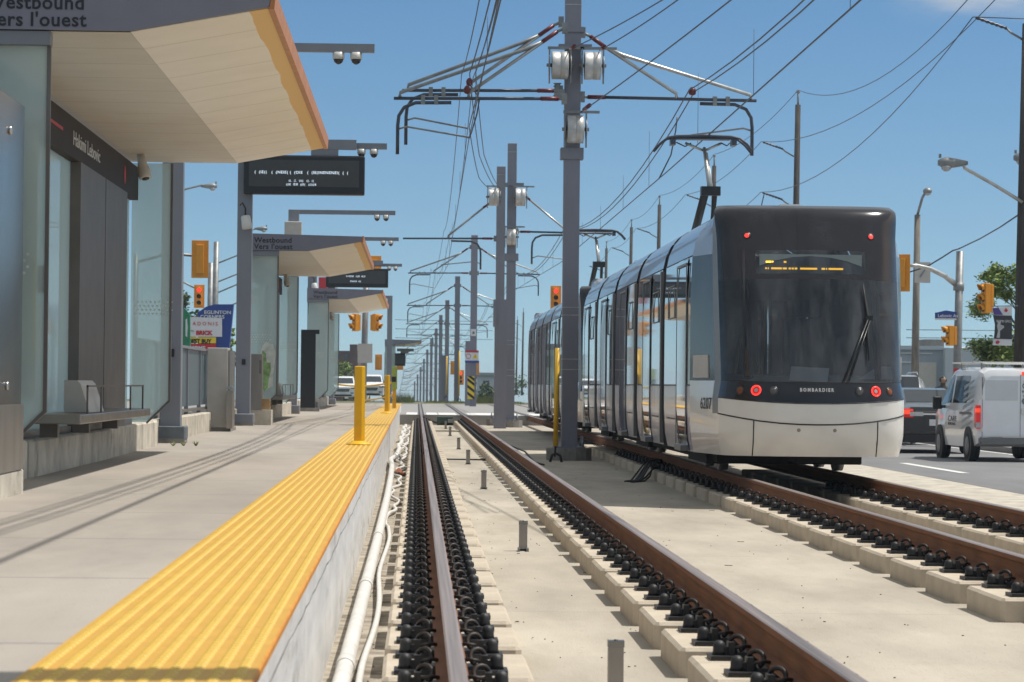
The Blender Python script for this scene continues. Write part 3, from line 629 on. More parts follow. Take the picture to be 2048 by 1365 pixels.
bevel(part('body', MB().box(-3.39, -3.06, 48.6, 49.2, ZP + .06, 1.64), M['paint'], t), .01); part('side_panel', MB().box(-3.055, -3.02, 48.62, 49.9, ZP + .06, 1.60), M['ssd'], t); part('base', MB().box(-3.41, -3.0, 48.55, 50, ZP, ZP + .06), M['foot'], t)
c = part('chute', MB().box(-3.05, -2.96, 48.3, 48.55, ZP + .05, .95), M['ssd'], t); link('lid', MB().prism([(-.06, .0), (.07, .0), (.03, .05), (-.03, .05)], 1, -.12, .12).mesh('lid', M['chrome']), t, (.19, -.6, .68))
t = thing('fare_machine', 'stainless fare machine beside the display board post', 'machine', (-3.05, 58.0, ZP))
bevel(part('body', MB().box(-3.28, -2.9, 56.2, 56.7, ZP + .28, 1.62), M['ssd'], t), .01); part('vent', MB().box(-2.95, -2.91, 56.18, 56.199, 1.25, 1.5), M['dark'], t); part('base', MB().box(-3.26, -2.72, 56.15, 57, ZP, ZP + .28), M['kerb'], t); part('hatch', MB().box(-3.1, -2.75, 56.3, 56.5, .58, .78), mat('orange_worn', (.42, .27, .13), .7), t)
t = thing('information_panel', 'tall black information panel beside a grey post', 'panel', (-3.1, 84, ZP))
part('panel', MB().box(-3.25, -2.84, 83.9, 84.1, ZP + .1, 2.45), M['black'], t); part('top', MB().box(-3.25, -2.74, 83.88, 84.12, 2.45, 2.57), M['black'], t); part('base', MB().box(-3.3, -2.72, 83.8, 84.2, ZP, ZP + .1), M['foot'], t)
# glass balustrade between the posts
t = thing('glass_railing', 'low glass railing on the kerb between the first two posts', 'railing', (-3.45, 40, .6))
mb = MB(); 
for k in range(7): part('post', MB().box(-3.48, -3.42, 37.2 + k * 2.6, 37.2 + k * 2.6 + .07, .6, 1.58), M['pole2'], t)
part('top_rail', MB().box(-3.49, -3.41, 37.2, 54, 1.58, 1.62), M['pole2'], t); part('bottom_rail', MB().box(-3.49, -3.41, 37.2, 54, .64, .68), M['dark'], t)
for k in range(6): part('pane', MB().box(-3.455, -3.445, 37.35 + k * 2.6, 37.2 + k * 2.6 + 2.55, .72, 1.57), M['glassf'], t)

# ------------------------------------------------------------------ catenary masts
def arc(p, q, r_, n=6): return [p.lerp(q, i / n) for i in range(n + 1)]
def cantilever(t, side, yo, z, kind, det=True, reach=3.45, brace=True, top=1.36):
    # local to the mast: x out from the mast axis, z = height of the main tube
    s = side; px = .18
    P_ = lambda n, mb, m: part(n, mb, m, t, True)
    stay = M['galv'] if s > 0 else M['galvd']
    P_('main_tube', MB().tube([(s * .62, yo, z), (s * reach, yo, z - .03)], .032, 8), M['tube'])
    P_('insulator', MB().tube([(s * .3, yo, z), (s * .64, yo, z)], .042, 8), M['red']); P_('insulator', MB().tube([(s * .34, yo, z + top - .07), (s * .62, yo, z + top - .27)], .042, 8), M['red'])
    xa, xb = sorted((s * .14, s * .24)); P_('bracket', MB().tube([(s * px, yo, z), (s * .3, yo, z)], .03, 6).box(xa, xb, yo - .08, yo + .08, z - .1, z + .1), M['galvd']); P_('bracket', MB().tube([(s * px, yo, z + top), (s * .34, yo, z + top - .07)], .03, 6).box(xa, xb, yo - .08, yo + .08, z + top - .1, z + top + .1), M['galvd'])
    if kind == 'outer':
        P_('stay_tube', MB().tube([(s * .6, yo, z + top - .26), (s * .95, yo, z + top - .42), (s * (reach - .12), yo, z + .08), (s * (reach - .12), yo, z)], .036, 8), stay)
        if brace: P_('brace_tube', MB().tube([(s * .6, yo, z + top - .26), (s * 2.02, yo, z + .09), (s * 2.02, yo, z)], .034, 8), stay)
        x1 = s * (reach - .08); x0 = s * (reach - 1.1)
        P_('drop_tube', MB().tube([(x0, yo, z - .10), (s * (reach - .42), yo, z - .11), (s * (reach - .2), yo, z - .2), (s * (reach - .1), yo, z - .36), (x1, yo, z - .55), (x1, yo, z - 1.1)], .034, 8), M['tube'])
        P_('registration_arm', MB().tube([(x1, yo, z - .62), (s * (reach - .25), yo, z - .57), (s * 2.0, yo, z - .76)], .018, 6), M['galvd'])
        for q in (.25, .5): xa = min(x0, x0 + s * .08) + s * q; P_('clamp', MB().box(xa, xa + .08, yo - .04, yo + .04, z - .14, z + .04), M['galvd'])
    else:
        reach = 2.35
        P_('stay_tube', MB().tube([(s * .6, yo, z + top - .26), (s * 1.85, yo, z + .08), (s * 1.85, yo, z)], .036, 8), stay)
        P_('drop_tube', MB().tube([(s * 1.75, yo, z - .10), (s * 1.05, yo, z - .11), (s * .82, yo, z - .2), (s * .72, yo, z - .36), (s * .7, yo, z - .55), (s * .7, yo, z - 1.1)], .034, 8), M['tube'])
        P_('registration_arm', MB().tube([(s * .7, yo, z - .9), (s * .9, yo, z - .82), (s * 2.1, yo, z - .95)], .018, 6), M['galvd'])
def drum(t, x, y, z, r=.27, w=.32):
    d = part('tension_drum', MB().lathe((x - w / 2, y, z), (1, 0, 0), [(0, r * .8), (0, r), (.01, r * 1.0), (w * .48, r), (w * .5, r * .96), (w * .52, r), (w - .01, r), (w, r * .8)], 28), M['drum'], t, True)
    mb = MB()
    for sx in (-1, 1):
        xx = x + sx * (w / 2 + .045); mb.lathe((xx - .012, y, z), (1, 0, 0), [(0, r * .72), (.024, r * .72)], 18); mb.box(xx - .014, xx + .014, y - .05, y + .05, z - r - .08, z + r + .06)
    mb.box(x - w / 2 - .08, x + w / 2 + .30, y - .03, y + .03, z + r + .04, z + r + .09); mb.tube([(x - w / 2 - .1, y, z), (x + w / 2 + .1, y, z)], .035, 8)
    link('axle_frame', mb.mesh('axle_frame', M['galvd']), d)
def mast(X, Y, zb, ztop, label, wid=.31, foot=True, bands=True):
    t = thing('catenary_mast', label, 'mast', (X, Y, zb), 0, 'catenary masts between the tracks'); h = ztop - zb
    P_ = lambda n, mb, m: part(n, mb, m, t, True)
    bevel(P_('shaft', MB().box(-wid / 2, wid / 2, -wid / 2, wid / 2, .2, h), M['pole']), .012)
    if foot:
        f = MB().lathe((0, 0, 0), (0, 0, 1), [(0, .45), (.24, .45)], 12, smooth=False); P_('footing', f, M['foot'])
        mb = MB().box(-.3, .3, -.3, .3, .24, .27)
        for a in (-.25, .25):
            for b_ in (-.25, .25): mb.lathe((a, b_, .27), (0, 0, 1), [(0, .03), (.12, .03), (.12, .018), (.2, .018)], 8)
        P_('base_plate', mb, M['pole'])
    if bands:
        for z in (1.75, 1.95, 2.8, 2.95, h - .3): P_('band', MB().box(-wid / 2 - .006, wid / 2 + .006, -wid / 2 - .006, wid / 2 + .006, z, z + .012), M['galv'])
    return t
def guard(x, y, z, label, h=1.65):
    t = thing('cable_guard', label, 'guard', (x, y, z)); P_ = lambda n, mb, m: part(n, mb, m, t, True)
    P_('tube', MB().tube([(0, 0, .3), (.02, 0, .3 + h)], .045, 10), M['yel'])
    P_('shackle', MB().tube([(0, 0, .32), (-.01, 0, .1)], .02, 6).tube([(-.1, 0, .0), (-.06, 0, .14), (.02, 0, .16), (.09, 0, .12), (.12, 0, 0)], .025, 6), M['iron'])
ZG = lambda y: gz(y) if y > 150 else ZS
# nearest mast (three drums, double arms over the first track)
t = mast(2.95, 58, ZS, 8.75, 'nearest grey catenary mast, with three silver drums and long double arms'); T1 = t
cantilever(t, -1, -.7, 6.57 - ZS, 'outer'); cantilever(t, -1, .9, 6.88 - ZS, 'outer', reach=3.3); cantilever(t, 1, 0, 6.68 - ZS, 'outer', reach=3.58, top=1.25)
drum(t, -.26, -.36, 7.25 - ZS); drum(t, .37, -.36, 7.25 - ZS); drum(t, .05, -.36, 6.02 - ZS)
for q in ((-.22, .22, -.2, .2, 5.46 - ZS, 5.68 - ZS), (-.28, .36, -.22, .05, 7.6 - ZS, 7.68 - ZS), (-.2, .2, -.19, .19, 7.92 - ZS, 8.02 - ZS)): part('clamp_plate', MB().box(*q), M['pole'], t, True)
part('ribbed_insulator', MB().lathe((-.3, -.2, 6.65 - ZS), (0, 0, 1), [(k * .03, .085 if k % 2 else .05) for k in range(10)], 12).box(-.36, -.16, -.26, -.14, 6.62 - ZS, 6.8 - ZS), M['galvd'], t, True)
t = mast(3.16, 102, ZS, 9.3, 'taller of the two close catenary masts, with three drums'); drum(t, -.62, -.36, 7.45 - ZS, .3, .34); drum(t, .28, -.36, 7.45 - ZS, .3, .34); drum(t, -.02, -.36, 6.1 - ZS, .28, .32)
cantilever(t, 1, 0, 6.3 - ZS, 'inner'); part('clamp_plate', MB().box(-.24, .24, -.2, .2, 5.3 - ZS, 5.55 - ZS), M['pole'], t, True); part('clamp_plate', MB().box(-.3, .4, -.22, .05, 7.85 - ZS, 7.95 - ZS), M['pole'], t, True)
t = mast(2.9, 106, ZS, 8.8, 'shorter of the two close catenary masts, left and behind'); cantilever(t, -1, 0, 6.25 - ZS, 'inner')
mb = MB().box(2.72, 3.0, 99.4, 99.9, ZS, 4.2); 
far = [(150, 2.80, 8.55, 'outer', 'catenary mast bearing the red headed danger sign'), (195, 2.57, 8.1, 'outer', 'first plain catenary mast beyond the danger sign'), (240, 2.36, 7.8, 'outer', 'second plain catenary mast beyond the danger sign'), (285, 2.2, 7.65, 'inner', 'third catenary mast beyond the danger sign'), (330, 2.05, 7.2, 'outer', 'fourth catenary mast beyond the danger sign'), (375, 1.75, 6.75, 'outer', 'fifth catenary mast beyond the danger sign, going downhill'), (420, 1.4, 5.9, 'inner', 'sixth catenary mast beyond the danger sign, going downhill'), (470, 1.05, 5.0, 'outer', 'seventh catenary mast beyond the danger sign, in the haze'), (520, .6, 4.0, 'outer', 'eighth catenary mast beyond the danger sign, in the haze'), (580, .1, 2.9, 'outer', 'small catenary mast far down the hill, next to last'), (650, -.5, 1.6, 'outer', 'smallest farthest catenary mast down the hill')]
for i, (y, x, zt, kd, lb) in enumerate(far):
    zb = min(ZG(y), zt - 7.2); t = mast(x, y, zb - .3, zt, lb, foot=False, bands=False, wid=.33)
    zz = zt - 1.9 - zb + .3
    cantilever(t, -1, 0, zz, kd, reach=3.3, top=1.3); cantilever(t, 1, 0, zz, kd, reach=3.3, top=1.3)
# mast behind the photographer's left shoulder that holds the near span (its arm shades the platform)
t = mast(2.95, 8.6, ZS, 8.75, 'catenary mast holding the near end of the wires, beside the camera'); cantilever(t, -1, 0, 6.57 - ZS, 'outer'); cantilever(t, 1, 0, 6.6 - ZS, 'outer', reach=3.58)
guard(2.62, 56.5, ZS, 'yellow cable guard tube beside the nearest mast', 1.85)
guard(2.0, 205, .1, 'yellow guard tube on a far mast, left one', 2.6); guard(2.4, 172, .1, 'yellow guard tube on a far mast, right one', 2.6)
mb = MB().box(-.2, .2, -.2, .2, 0, 2.95)
single('steel_column', MB().box(2.45, 2.85, 153, 153.4, 0, 3.3), M['pole'], 'short grey steel box column left of the hazard board mast', 'column', (2.65, 153, 0))
single('steel_column', MB().box(2.55, 2.95, 99, 99.5, ZS, 3.9).box(2.5, 2.6, 98.9, 99.5, 3.0, 3.9), M['pole'], 'short grey steel box column in front of the two close masts', 'column', (2.75, 99, ZS))
single('steel_column', MB().box(1.75, 2.5, 240, 241, -1.5, 3.4), M['pole'], 'broad far grey steel column amid the distant masts', 'column', (2.1, 240, -1.5))
t = thing('danger_sign', 'white danger sign with red head and blue foot on a mast', 'sign', (2.75, 149.7, 2.9))
def pxs(y): return 6000 / y
part('panel', MB().box(2.40, 3.06, 149.68, 149.72, 2.22, 2.78), M['whitesign'], t); part('header', MB().box(2.40, 3.06, 149.66, 149.679, 2.68, 2.78), M['redsign'], t); part('footer', MB().box(2.38, 3.08, 149.66, 149.679, 2.16, 2.27), M['bluesign'], t)
part('prohibition', MB().lathe((2.55, 149.679, 2.49), (0, -1, 0), [(0, .13), (.002, .13)], 20), M['redsign'], t); part('prohibition_field', MB().lathe((2.55, 149.676, 2.49), (0, -1, 0), [(0, .10), (.002, .10)], 20).obox((2.55, 149.67, 2.49), (.08, 0, -.08), (0, .001, 0), (.012, 0, .012)), [M['whitesign']], t)
part('warning_triangle', MB().prism([(2.75, 2.38), (3.03, 2.38), (2.89, 2.62)], 1, 149.67, 149.678), M['yelsign'], t); part('bolt', MB().prism([(2.87, 2.40), (2.92, 2.49), (2.885, 2.49), (2.91, 2.57), (2.86, 2.48), (2.89, 2.48)], 1, 149.664, 149.669), M['black'], t)
t = thing('hazard_board', 'yellow hazard board with black diagonal stripes on a mast', 'sign', (2.8, 149.7, .3))
part('board', MB().box(2.52, 2.86, 149.7, 149.74, .35, 1.5), M['yelsign'], t); mb = MB()
for k in range(4): z = .32 + k * .34; mb.prism([(2.52, z + .26), (2.86, z), (2.86, z + .15), (2.52, z + .41)] if k < 3 else [(2.52, z + .16), (2.86, z - .10 + 0), (2.86, z + .05), (2.7, z + .16)], 1, 149.69, 149.699)
part('stripe', mb, M['black'], t)
t = thing('signal_head_box', 'small white plate on the danger sign mast', 'plate', (2.8, 149.6, 3.4)); part('plate', MB().box(2.66, 2.92, 149.6, 149.66, 3.5, 3.85), M['whitesign'], t); part('mark', MB().box(2.74, 2.84, 149.59, 149.599, 3.6, 3.72), M['dark'], t)
# overhead lines
def wire_line(t, name, pts, r=.012, m='wire'): return part(name, MB().tube(pts, r, 6), M[m], t)
def span(ps, zs, sg, n=14):
    out = []
    for i in range(len(ps) - 1):
        a, b = Vector((ps[i][0], ps[i][1], zs[i])), Vector((ps[i + 1][0], ps[i + 1][1], zs[i + 1])); q = sag(a, b, sg[i] if isinstance(sg, list) else sg, n)
        out += q if i == 0 else q[1:]
    return out
farx = [(x, y, zt) for (y, x, zt, k, l) in far]
t = thing('overhead_line', 'overhead contact line above the platform side track', 'overhead line', (.95, 58, 5.8))
sup = [(.95, 8.6), (.95, 57.3), (1.05, 106)] + [(x - 2.0, y) for x, y, z in farx]
zc = [5.75, 5.82, 5.3] + [z - 2.75 for x, y, z in farx]; zm = [6.9, 6.95, 6.45] + [z - 1.75 for x, y, z in farx]
cw = span(sup, zc, 0, 10); mw = span(sup, zm, [.75, .75, .7] + [.6] * 12, 10)
wire_line(t, 'contact_wire', cw, .009); wire_line(t, 'messenger_wire', [p + Vector((-.16, 0, .05)) for p in mw], .0085); wire_line(t, 'messenger_wire', [p + Vector((.06, 0, 0)) for p in mw], .0085)
sup2 = [(1.10, 8.6), (.97, 58.9), (1.6, 80), (2.6, 101.6)]
wire_line(t, 'anchor_wire', span(sup2, [6.1, 6.15, 6.6, 7.7], .1, 10), .011); wire_line(t, 'anchor_messenger', span(sup2, [7.3, 7.2, 7.2, 7.75], [.6, .1, .1], 10), .012); wire_line(t, 'anchor_messenger', [p + Vector((.12, 0, .03)) for p in span(sup2, [7.3, 7.2, 7.2, 7.75], [.6, .1, .1], 10)], .012)
def droppers(t, sup, zc, zm, sg, k0, k1):
    for i in range(k0, k1):
        for f in (.12, .3, .5, .7, .88):
            a = Vector((sup[i][0] + (sup[i + 1][0] - sup[i][0]) * f, sup[i][1] + (sup[i + 1][1] - sup[i][1]) * f, 0))
            z1 = zc[i] + (zc[i + 1] - zc[i]) * f; z2 = zm[i] + (zm[i + 1] - zm[i]) * f - sg * 4 * f * (1 - f)
            part('dropper', MB().tube([(a.x, a.y, z1), (a.x, a.y, z2)], .004, 4), M['wire2'], t)
droppers(t, sup, zc, zm, .72, 0, 4)
for q in ((.90, 57.3, 6.64), (.97, 58.9, 6.95)): part('wire_clamp', MB().lathe(q, (0, 0, 1), [(0, .02), (.02, .06), (.1, .07), (.15, .04), (.16, .02)], 10), M['red'], t)
part('jumper', MB().tube([(.93, 57.6, 6.9), (1.15, 57.8, 6.6), (1.1, 57.9, 6.3), (1.0, 57.8, 5.95), (.95, 57.7, 5.82)], .014, 6), M['wire'], t)
t = thing('overhead_line', 'overhead contact line above the tram roof', 'overhead line', (4.8, 58, 5.3))
sup = [(4.72, 8.6), (4.86, 58), (4.85, 102)] + [(x + 2.0, y) for x, y, z in farx]
zc = [5.34, 5.30, 5.27] + [z - 2.75 for x, y, z in farx]; zm = [6.95, 6.84, 6.4] + [z - 1.75 for x, y, z in farx]
supm = [(5.1, 8.6), (5.28, 58), (5.0, 102)] + sup[3:]
wire_line(t, 'contact_wire', span(sup, zc, 0, 10), .012); mw = span(supm, zm, [.62, .75, .7] + [.6] * 12, 12)
wire_line(t, 'messenger_wire', [p + Vector((-.06, 0, .0)) for p in mw], .0125); wire_line(t, 'messenger_wire', [p + Vector((.05, 0, -.02)) for p in mw], .0125)
droppers(t, sup, zc, zm, .72, 0, 3)
part('wire_clamp', MB().lathe((5.28, 58, 6.74), (0, 0, 1), [(0, .03), (.02, .07), (.1, .08), (.15, .04), (.16, .02)], 10), M['red'], t)
part('jumper', MB().tube([(5.25, 61, 6.58), (5.22, 61, 6.3), (5.12, 60.9, 5.8), (4.87, 60.8, 5.30)], .014, 6), M['wire'], t)
t = thing('anchor_line', 'three anchored wires running from the drums of the nearest mast', 'overhead line', (3, 57.6, 7.2))
for (a, bpx) in (((2.85, 57.64, 7.55), at(1300, 0, 47)), ((3.45, 57.64, 7.55), at(1335, 0, 47)), ((3.1, 57.64, 6.35), at(1440, 0, 40))):
    a = Vector(a); d = (bpx - a); e = a + d * 2.2; wire_line(t, 'anchor_wire', sag(a, e, .12), .012)
    part('strain_insulator', MB().tube([a.lerp(e, .015), a.lerp(e, .04)], .04, 8), M['red'], t)

# ------------------------------------------------------------------ trams
def interp(tab, z):
    for (a, u), (b, v) in zip(tab, tab[1:]):
        if z <= b: return u + (v - u) * max(0, (z - a)) / (b - a)
    return tab[-1][1]
SX = [(.25, .955), (.45, .985), (.8, 1), (2.2, 1), (2.72, .985), (2.9, .955), (3.04, .905), (3.16, .83), (3.26, .72), (3.32, .5)]
SXF = [(.25, .985), (.45, 1.03), (.95, 1.035), (1.17, 1.0), (2.9, 1.01), (3.16, 1.03), (3.26, 1.03), (3.32, .98)]
SB = [(.25, .14), (.45, .03), (.65, 0), (.95, .0), (1.2, .06), (2.0, .40), (2.75, .74), (3.05, .88), (3.18, .94), (3.27, 1.02), (3.32, 1.22)]
HW = 1.325
PLAN = [(-1, 2.1), (-1, 1.9), (-1, 1.5), (-1, 1.15), (-1, .86), (-1, .7), (-1, .56), (-1.045, .42), (-.97, .28), (-.84, .17), (-.66, .09), (-.44, .04), (-.22, .01), (0, 0)]
PLAN = PLAN + [(-x, y) for x, y in PLAN[-2::-1]]
NC = len(PLAN)
def nose_pt(u, z):
    xp, yp = PLAN[u]; s = -1 if u < NC // 2 else 1
    if yp > .55:
        t = (yp - .56) / (2.1 - .56); x = s * ((1.085 * interp(SXF, z)) * (1 - t) + HW * interp(SX, z) * t)
    else: x = xp * interp(SXF, z)
    f = max(0, (2.1 - yp) / 2.1); return Vector((x, yp + interp(SB, z) * f, z))
def curve_z(u, zc_, ze): x = abs(PLAN[u][0]) if PLAN[u][1] < .5 else 1.085; return zc_ + (ze - zc_) * (x / 1.085) ** 2.2
BANDS = [((.27, .27), 4), ((.65, .77), 3), ((.90, .965), 3), ((1.155, 1.165), 7), ((2.40, 2.38), 1), ((2.465, 2.445), 2), ((2.755, 2.72), 7), ((3.20, 3.17), 4)]
def nose_grid():
    rows = []; tags = []
    for k in range(len(BANDS)):
        (c0, e0), n = BANDS[k]; c1, e1 = BANDS[k + 1][0] if k + 1 < len(BANDS) else (3.32, 3.32)
        for i in range(n): rows.append([curve_z(u, c0 + (c1 - c0) * i / n, e0 + (e1 - e0) * i / n) for u in range(NC)]); tags.append((0, 1, 2, 3, 3.4, 3.6, 4, 5)[k])
    rows.append([3.32] * NC); return rows, tags
def surf(x, z):                                    # front skin at a given offset and height: point and outward normal
    best = None
    for u in range(6, NC - 7):
        a, b = nose_pt(u, z), nose_pt(u + 1, z)
        if a.x <= x <= b.x:
            q = a.lerp(b, (x - a.x) / (b.x - a.x)); tx = (b - a).normalized(); q2 = nose_pt(u, z + .03).lerp(nose_pt(u + 1, z + .03), (x - a.x) / (b.x - a.x))
            n = tx.cross((q2 - q).normalized()); n = n if n.y < 0 else -n; return q, n.normalized()
    return Vector((x, 0, z)), Vector((0, -1, 0))
JO = [6.3, 11.4, 16.6, 21.8]; LEN = 28.6
def make_tram():
    t = thing('tram', 'rear tram', 'tram', (TC, 35.4, 0))
    P_ = lambda n, mb, m, par=None, fix=True: part(n, mb, m, par or t, True, fix)
    rows, tags = nose_grid(); groups = {}
    def nose(flip):
        def T_(p): return Vector((-p.x, LEN - p.y, p.z)) if flip else p
        G = {k: MB() for k in ('bumper', 'lamp_panel', 'brow', 'windscreen', 'pillar', 'cab_side', 'cab_window', 'cab_roof', 'apron', 'pillar+', 'cab_side+', 'cab_window+')}
        for j in range(len(rows) - 1):
            for u in range(NC - 1):
                k = tags[j]; ymid = .5 * (PLAN[u][1] + PLAN[u + 1][1]); front = ymid < .56; pil = .56 <= ymid < .8
                xm = .5 * abs(PLAN[u][0] + PLAN[u + 1][0])
                if front: g = 'bumper' if k <= 1 else ('windscreen' if k == 3 or (k == 3.6 and xm < .66) else ('lamp_panel' if k == 2 else 'brow'))
                elif pil: g = 'cab_side' if k <= 0 else 'pillar'
                else: g = 'cab_side' if k <= 2 else ('cab_window' if 3 <= k < 4 else 'cab_roof')
                if u > NC // 2 and g + '+' in G: g += '+'
                ps = [nose_pt(u, rows[j][u]), nose_pt(u + 1, rows[j][u + 1]), nose_pt(u + 1, rows[j + 1][u + 1]), nose_pt(u, rows[j + 1][u])]
                b = G[g].add([T_(p) for p in ps]); G[g].face((b, b + 1, b + 2, b + 3), 0, True)
        top = [nose_pt(u, 3.32) for u in range(NC)]; b = G['cab_roof'].add([T_(p) for p in top]); G['cab_roof'].face(list(range(b, b + NC)), 0)
        bot = [nose_pt(u, .27) for u in range(NC)]; b = G['apron'].add([T_(p) for p in bot]); G['apron'].face(list(range(b, b + NC)), 0)
        mt = dict(bumper='trwhite', lamp_panel='trblack', brow='trblack', windscreen='windscreen', pillar='trsilver', cab_side='trwhite', cab_window='cabglass', cab_roof='trroof', apron='under'); res = {}
        import bmesh
        for k, g in G.items():
            k = k.rstrip('+'); me = g.mesh(k, M[mt[k]]); bm = bmesh.new(); bm.from_mesh(me); bmesh.ops.remove_doubles(bm, verts=bm.verts, dist=1e-4); bmesh.ops.recalc_face_normals(bm, faces=bm.faces); bm.to_mesh(me); bm.free()
            res[k] = link(k, me, t)
        return res
    front = nose(False); nose(True)
    # grooves between the front panels
    def seam(fz, u0, u1, r=.009):
        return [nose_pt(u, fz(u)) + Vector((0, -.001, 0)) for u in range(u0, u1 + 1)]
    mb = MB().tube(seam(lambda u: curve_z(u, .65, .77), 6, NC - 7), .0085, 6).tube(seam(lambda u: curve_z(u, .90, .965), 6, NC - 7), .007, 6).tube(seam(lambda u: curve_z(u, 1.155, 1.165), 6, NC - 7), .005, 6)
    for x in (-.74, .74):
        pts = []
        for i in range(9): q, n = surf(x, .275 + i * .053); pts.append(q)
        mb.tube(pts, .0075, 6)
    P_('seam', mb, M['rubber'])
    # modules
    ed = [2.1] + [q for j in JO for q in (j - .3, j + .3)] + [LEN - 2.1]
    zrow = [.27, .45, .8, 1.10, 1.115, 1.6, 2.2, 2.72, 2.735, 2.9, 3.04, 3.16, 3.26, 3.32]
    for i in range(0, len(ed), 2):
        y0, y1 = ed[i], ed[i + 1]
        for s in (-1, 1):
            def strip(za, zb_, off=0, ya=y0, yb=y1, n=1):
                mb = MB(); zz = [z for z in zrow if za - 1e-6 <= z <= zb_ + 1e-6]; rw = []
                yy = [ya + (yb - ya) * k / n for k in range(n + 1)]
                for z in zz: rw.append(mb.add([(s * (HW * interp(SX, z) + off), y, z) for y in yy]))
                for a in range(len(rw) - 1):
                    for k in range(n): mb.face((rw[a] + k, rw[a] + k + 1, rw[a + 1] + k + 1, rw[a + 1] + k), 0, True)
                return mb
            lp = P_('lower_panel', strip(.27, 1.10), M['trwrap'])
            g = P_('window_band', strip(1.115, 2.72), M['trglass'])
            P_('cove_panel', strip(2.735, 3.32), M['trroof'])
            P_('side_seam', MB().box(s * HW - .006, s * HW + .003, y0, y1, 1.098, 1.116).tube([(s * HW * .983, y0, 2.728), (s * HW * .983, y1, 2.728)], .01, 6), M['rubber'])
            if y1 - y0 > 3:
                # one double door and a hopper window per module
                yd = y0 + (y1 - y0) * (.42 if 0 < i < 8 else (.12 if i == 0 else .5))
                d = P_('door', strip(.27, 2.72, .012, yd, yd + 1.35), M['trglass'])
                fr = MB()
                for q in (yd - .02, yd + 1.35): fr.box(min(s * (HW + .004), s * (HW + .016)), max(s * (HW + .004), s * (HW + .016)), q, q + .035, .35, 2.66)
                fr.box(min(s * (HW + .0), s * (HW + .016)), max(s * HW, s * (HW + .016)), yd - .02, yd + 1.385, 2.63, 2.66)
                link('door_frame', fr.mesh('door_frame', M['galvd']), d)
                link('step', MB().box(min(s * HW * .9, s * (HW + .05)), max(s * HW * .9, s * (HW + .05)), yd + .2, yd + 1.1, .27, .34).mesh('step', M['trsilver']), d)
                yh = yd + 1.75 if yd + 2.9 < y1 else yd - 1.5
                wf = MB(); xo = s * (HW + .002)
                for (a, b_, c_, d_) in ((yh, yh + 1.0, 2.42, 2.435), (yh, yh + 1.0, 1.995, 2.01), (yh, yh + .03, 2.01, 2.42), (yh + .97, yh + 1.0, 2.01, 2.42)): wf.box(min(xo, xo + s * .012), max(xo, xo + s * .012), a, b_, c_, d_)
                P_('hopper_frame', wf, M['galvd'])
                P_('panel_gap', MB().box(min(s * (HW - .01), s * (HW + .002)), max(s * (HW - .01), s * (HW + .002)), yh - .3, yh + 1.2, .655, .668), M['rubber'])
    for j in JO:                                    # bellows
        mb = MB(); pr = [(HW * interp(SX, z) - .02, z) for z in zrow]; pr = pr + [(-x, z) for x, z in pr[::-1]]
        for k in range(6):
            ya = j - .3 + k * .1; sc = .985
            a = mb.add([(x, ya, z) for x, z in pr]); b = mb.add([(x * .96, ya + .05, z - .02) for x, z in pr]); c = mb.add([(x, ya + .1, z) for x, z in pr]); n = len(pr)
            for q in range(n):
                r_ = (q + 1) % n; mb.face((a + q, a + r_, b + r_, b + q)); mb.face((b + q, b + r_, c + r_, c + q))
        P_('bellows', mb, M['rubber'], None, False)
        for s in (-1, 1):
            P_('end_trim', MB().box(min(s * (HW - .05), s * (HW + .006)), max(s * (HW - .05), s * (HW + .006)), j + .3, j + .46, .3, 2.70), M['trsilver'])
    P_('roof', MB().box(-.668, .668, 2.0, LEN - 2.0, 3.24, 3.325), M['trroof']); 
    P_('roof_box', MB().box(-.62, .62, 4.2, 6.0, 3.326, 3.36).box(-.05, .22, 3.4, 3.8, 3.326, 3.47), M['trwhite'])
    P_('roof_unit', MB().box(-.55, .55, 8, 10.6, 3.326, 3.40).box(-.55, .55, 17.4, 20, 3.326, 3.40), M['trroof'])
    P_('underframe', MB().box(-.92, .92, 2.6, LEN - 2.6, .13, .30), M['under'])
    for y in (4.5, LEN / 2, LEN - 4.5):
        b_ = P_('bogie', MB().box(-1.0, 1.0, y - 1.3, y + 1.3, .1, .32), M['under'])
        mb = MB()
        for yy in (y - .9, y + .9):
            for s in (-1, 1): link('wheel', MB().lathe((s * .75 - .06, yy, .30), (1, 0, 0), [(0, .295), (.12, .29)], 22).mesh('wheel', M['galvd']), b_)
    P_('coupler', MB().box(-.12, .5, .9, 1.8, .17, .262), M['under'])
    # cab interior
    P_('dashboard', MB().prism([(.35, 1.0), (.75, 1.22), (1.25, 1.25), (1.5, 1.0)], 0, -.95, .95), M['interior'])
    P_('partition', MB().box(-1.12, -.42, 2.6, 2.66, .4, 2.7).box(.4, 1.12, 2.6, 2.66, .4, 2.7).box(-.42, .4, 2.6, 2.66, 2.2, 2.7), M['interior'])
    P_('cab_floor', MB().box(-1.1, 1.1, .8, 6, .38, .42), M['under'])
    P_('saloon_light', MB().box(-.3, .3, 3.1, 5.5, 2.75, 2.8), M['interior'])
    P_('driver_seat', MB().box(-.2, .28, 1.7, 1.82, 1.0, 1.95).box(-.16, .24, 1.7, 1.8, 1.96, 2.18).box(-.2, .28, 1.35, 1.8, .85, 1.0), M['seatb'])
    P_('grab_pole', MB().tube([(-.45, 2.3, .45), (-.33, 2.35, 2.3)], .02, 8).tube([(-.75, 2.3, 1.2), (-.66, 2.3, 1.75)], .02, 8).tube([(-.45, 2.35, 1.25), (-.62, 2.35, 1.8)], .02, 8), M['yel'])
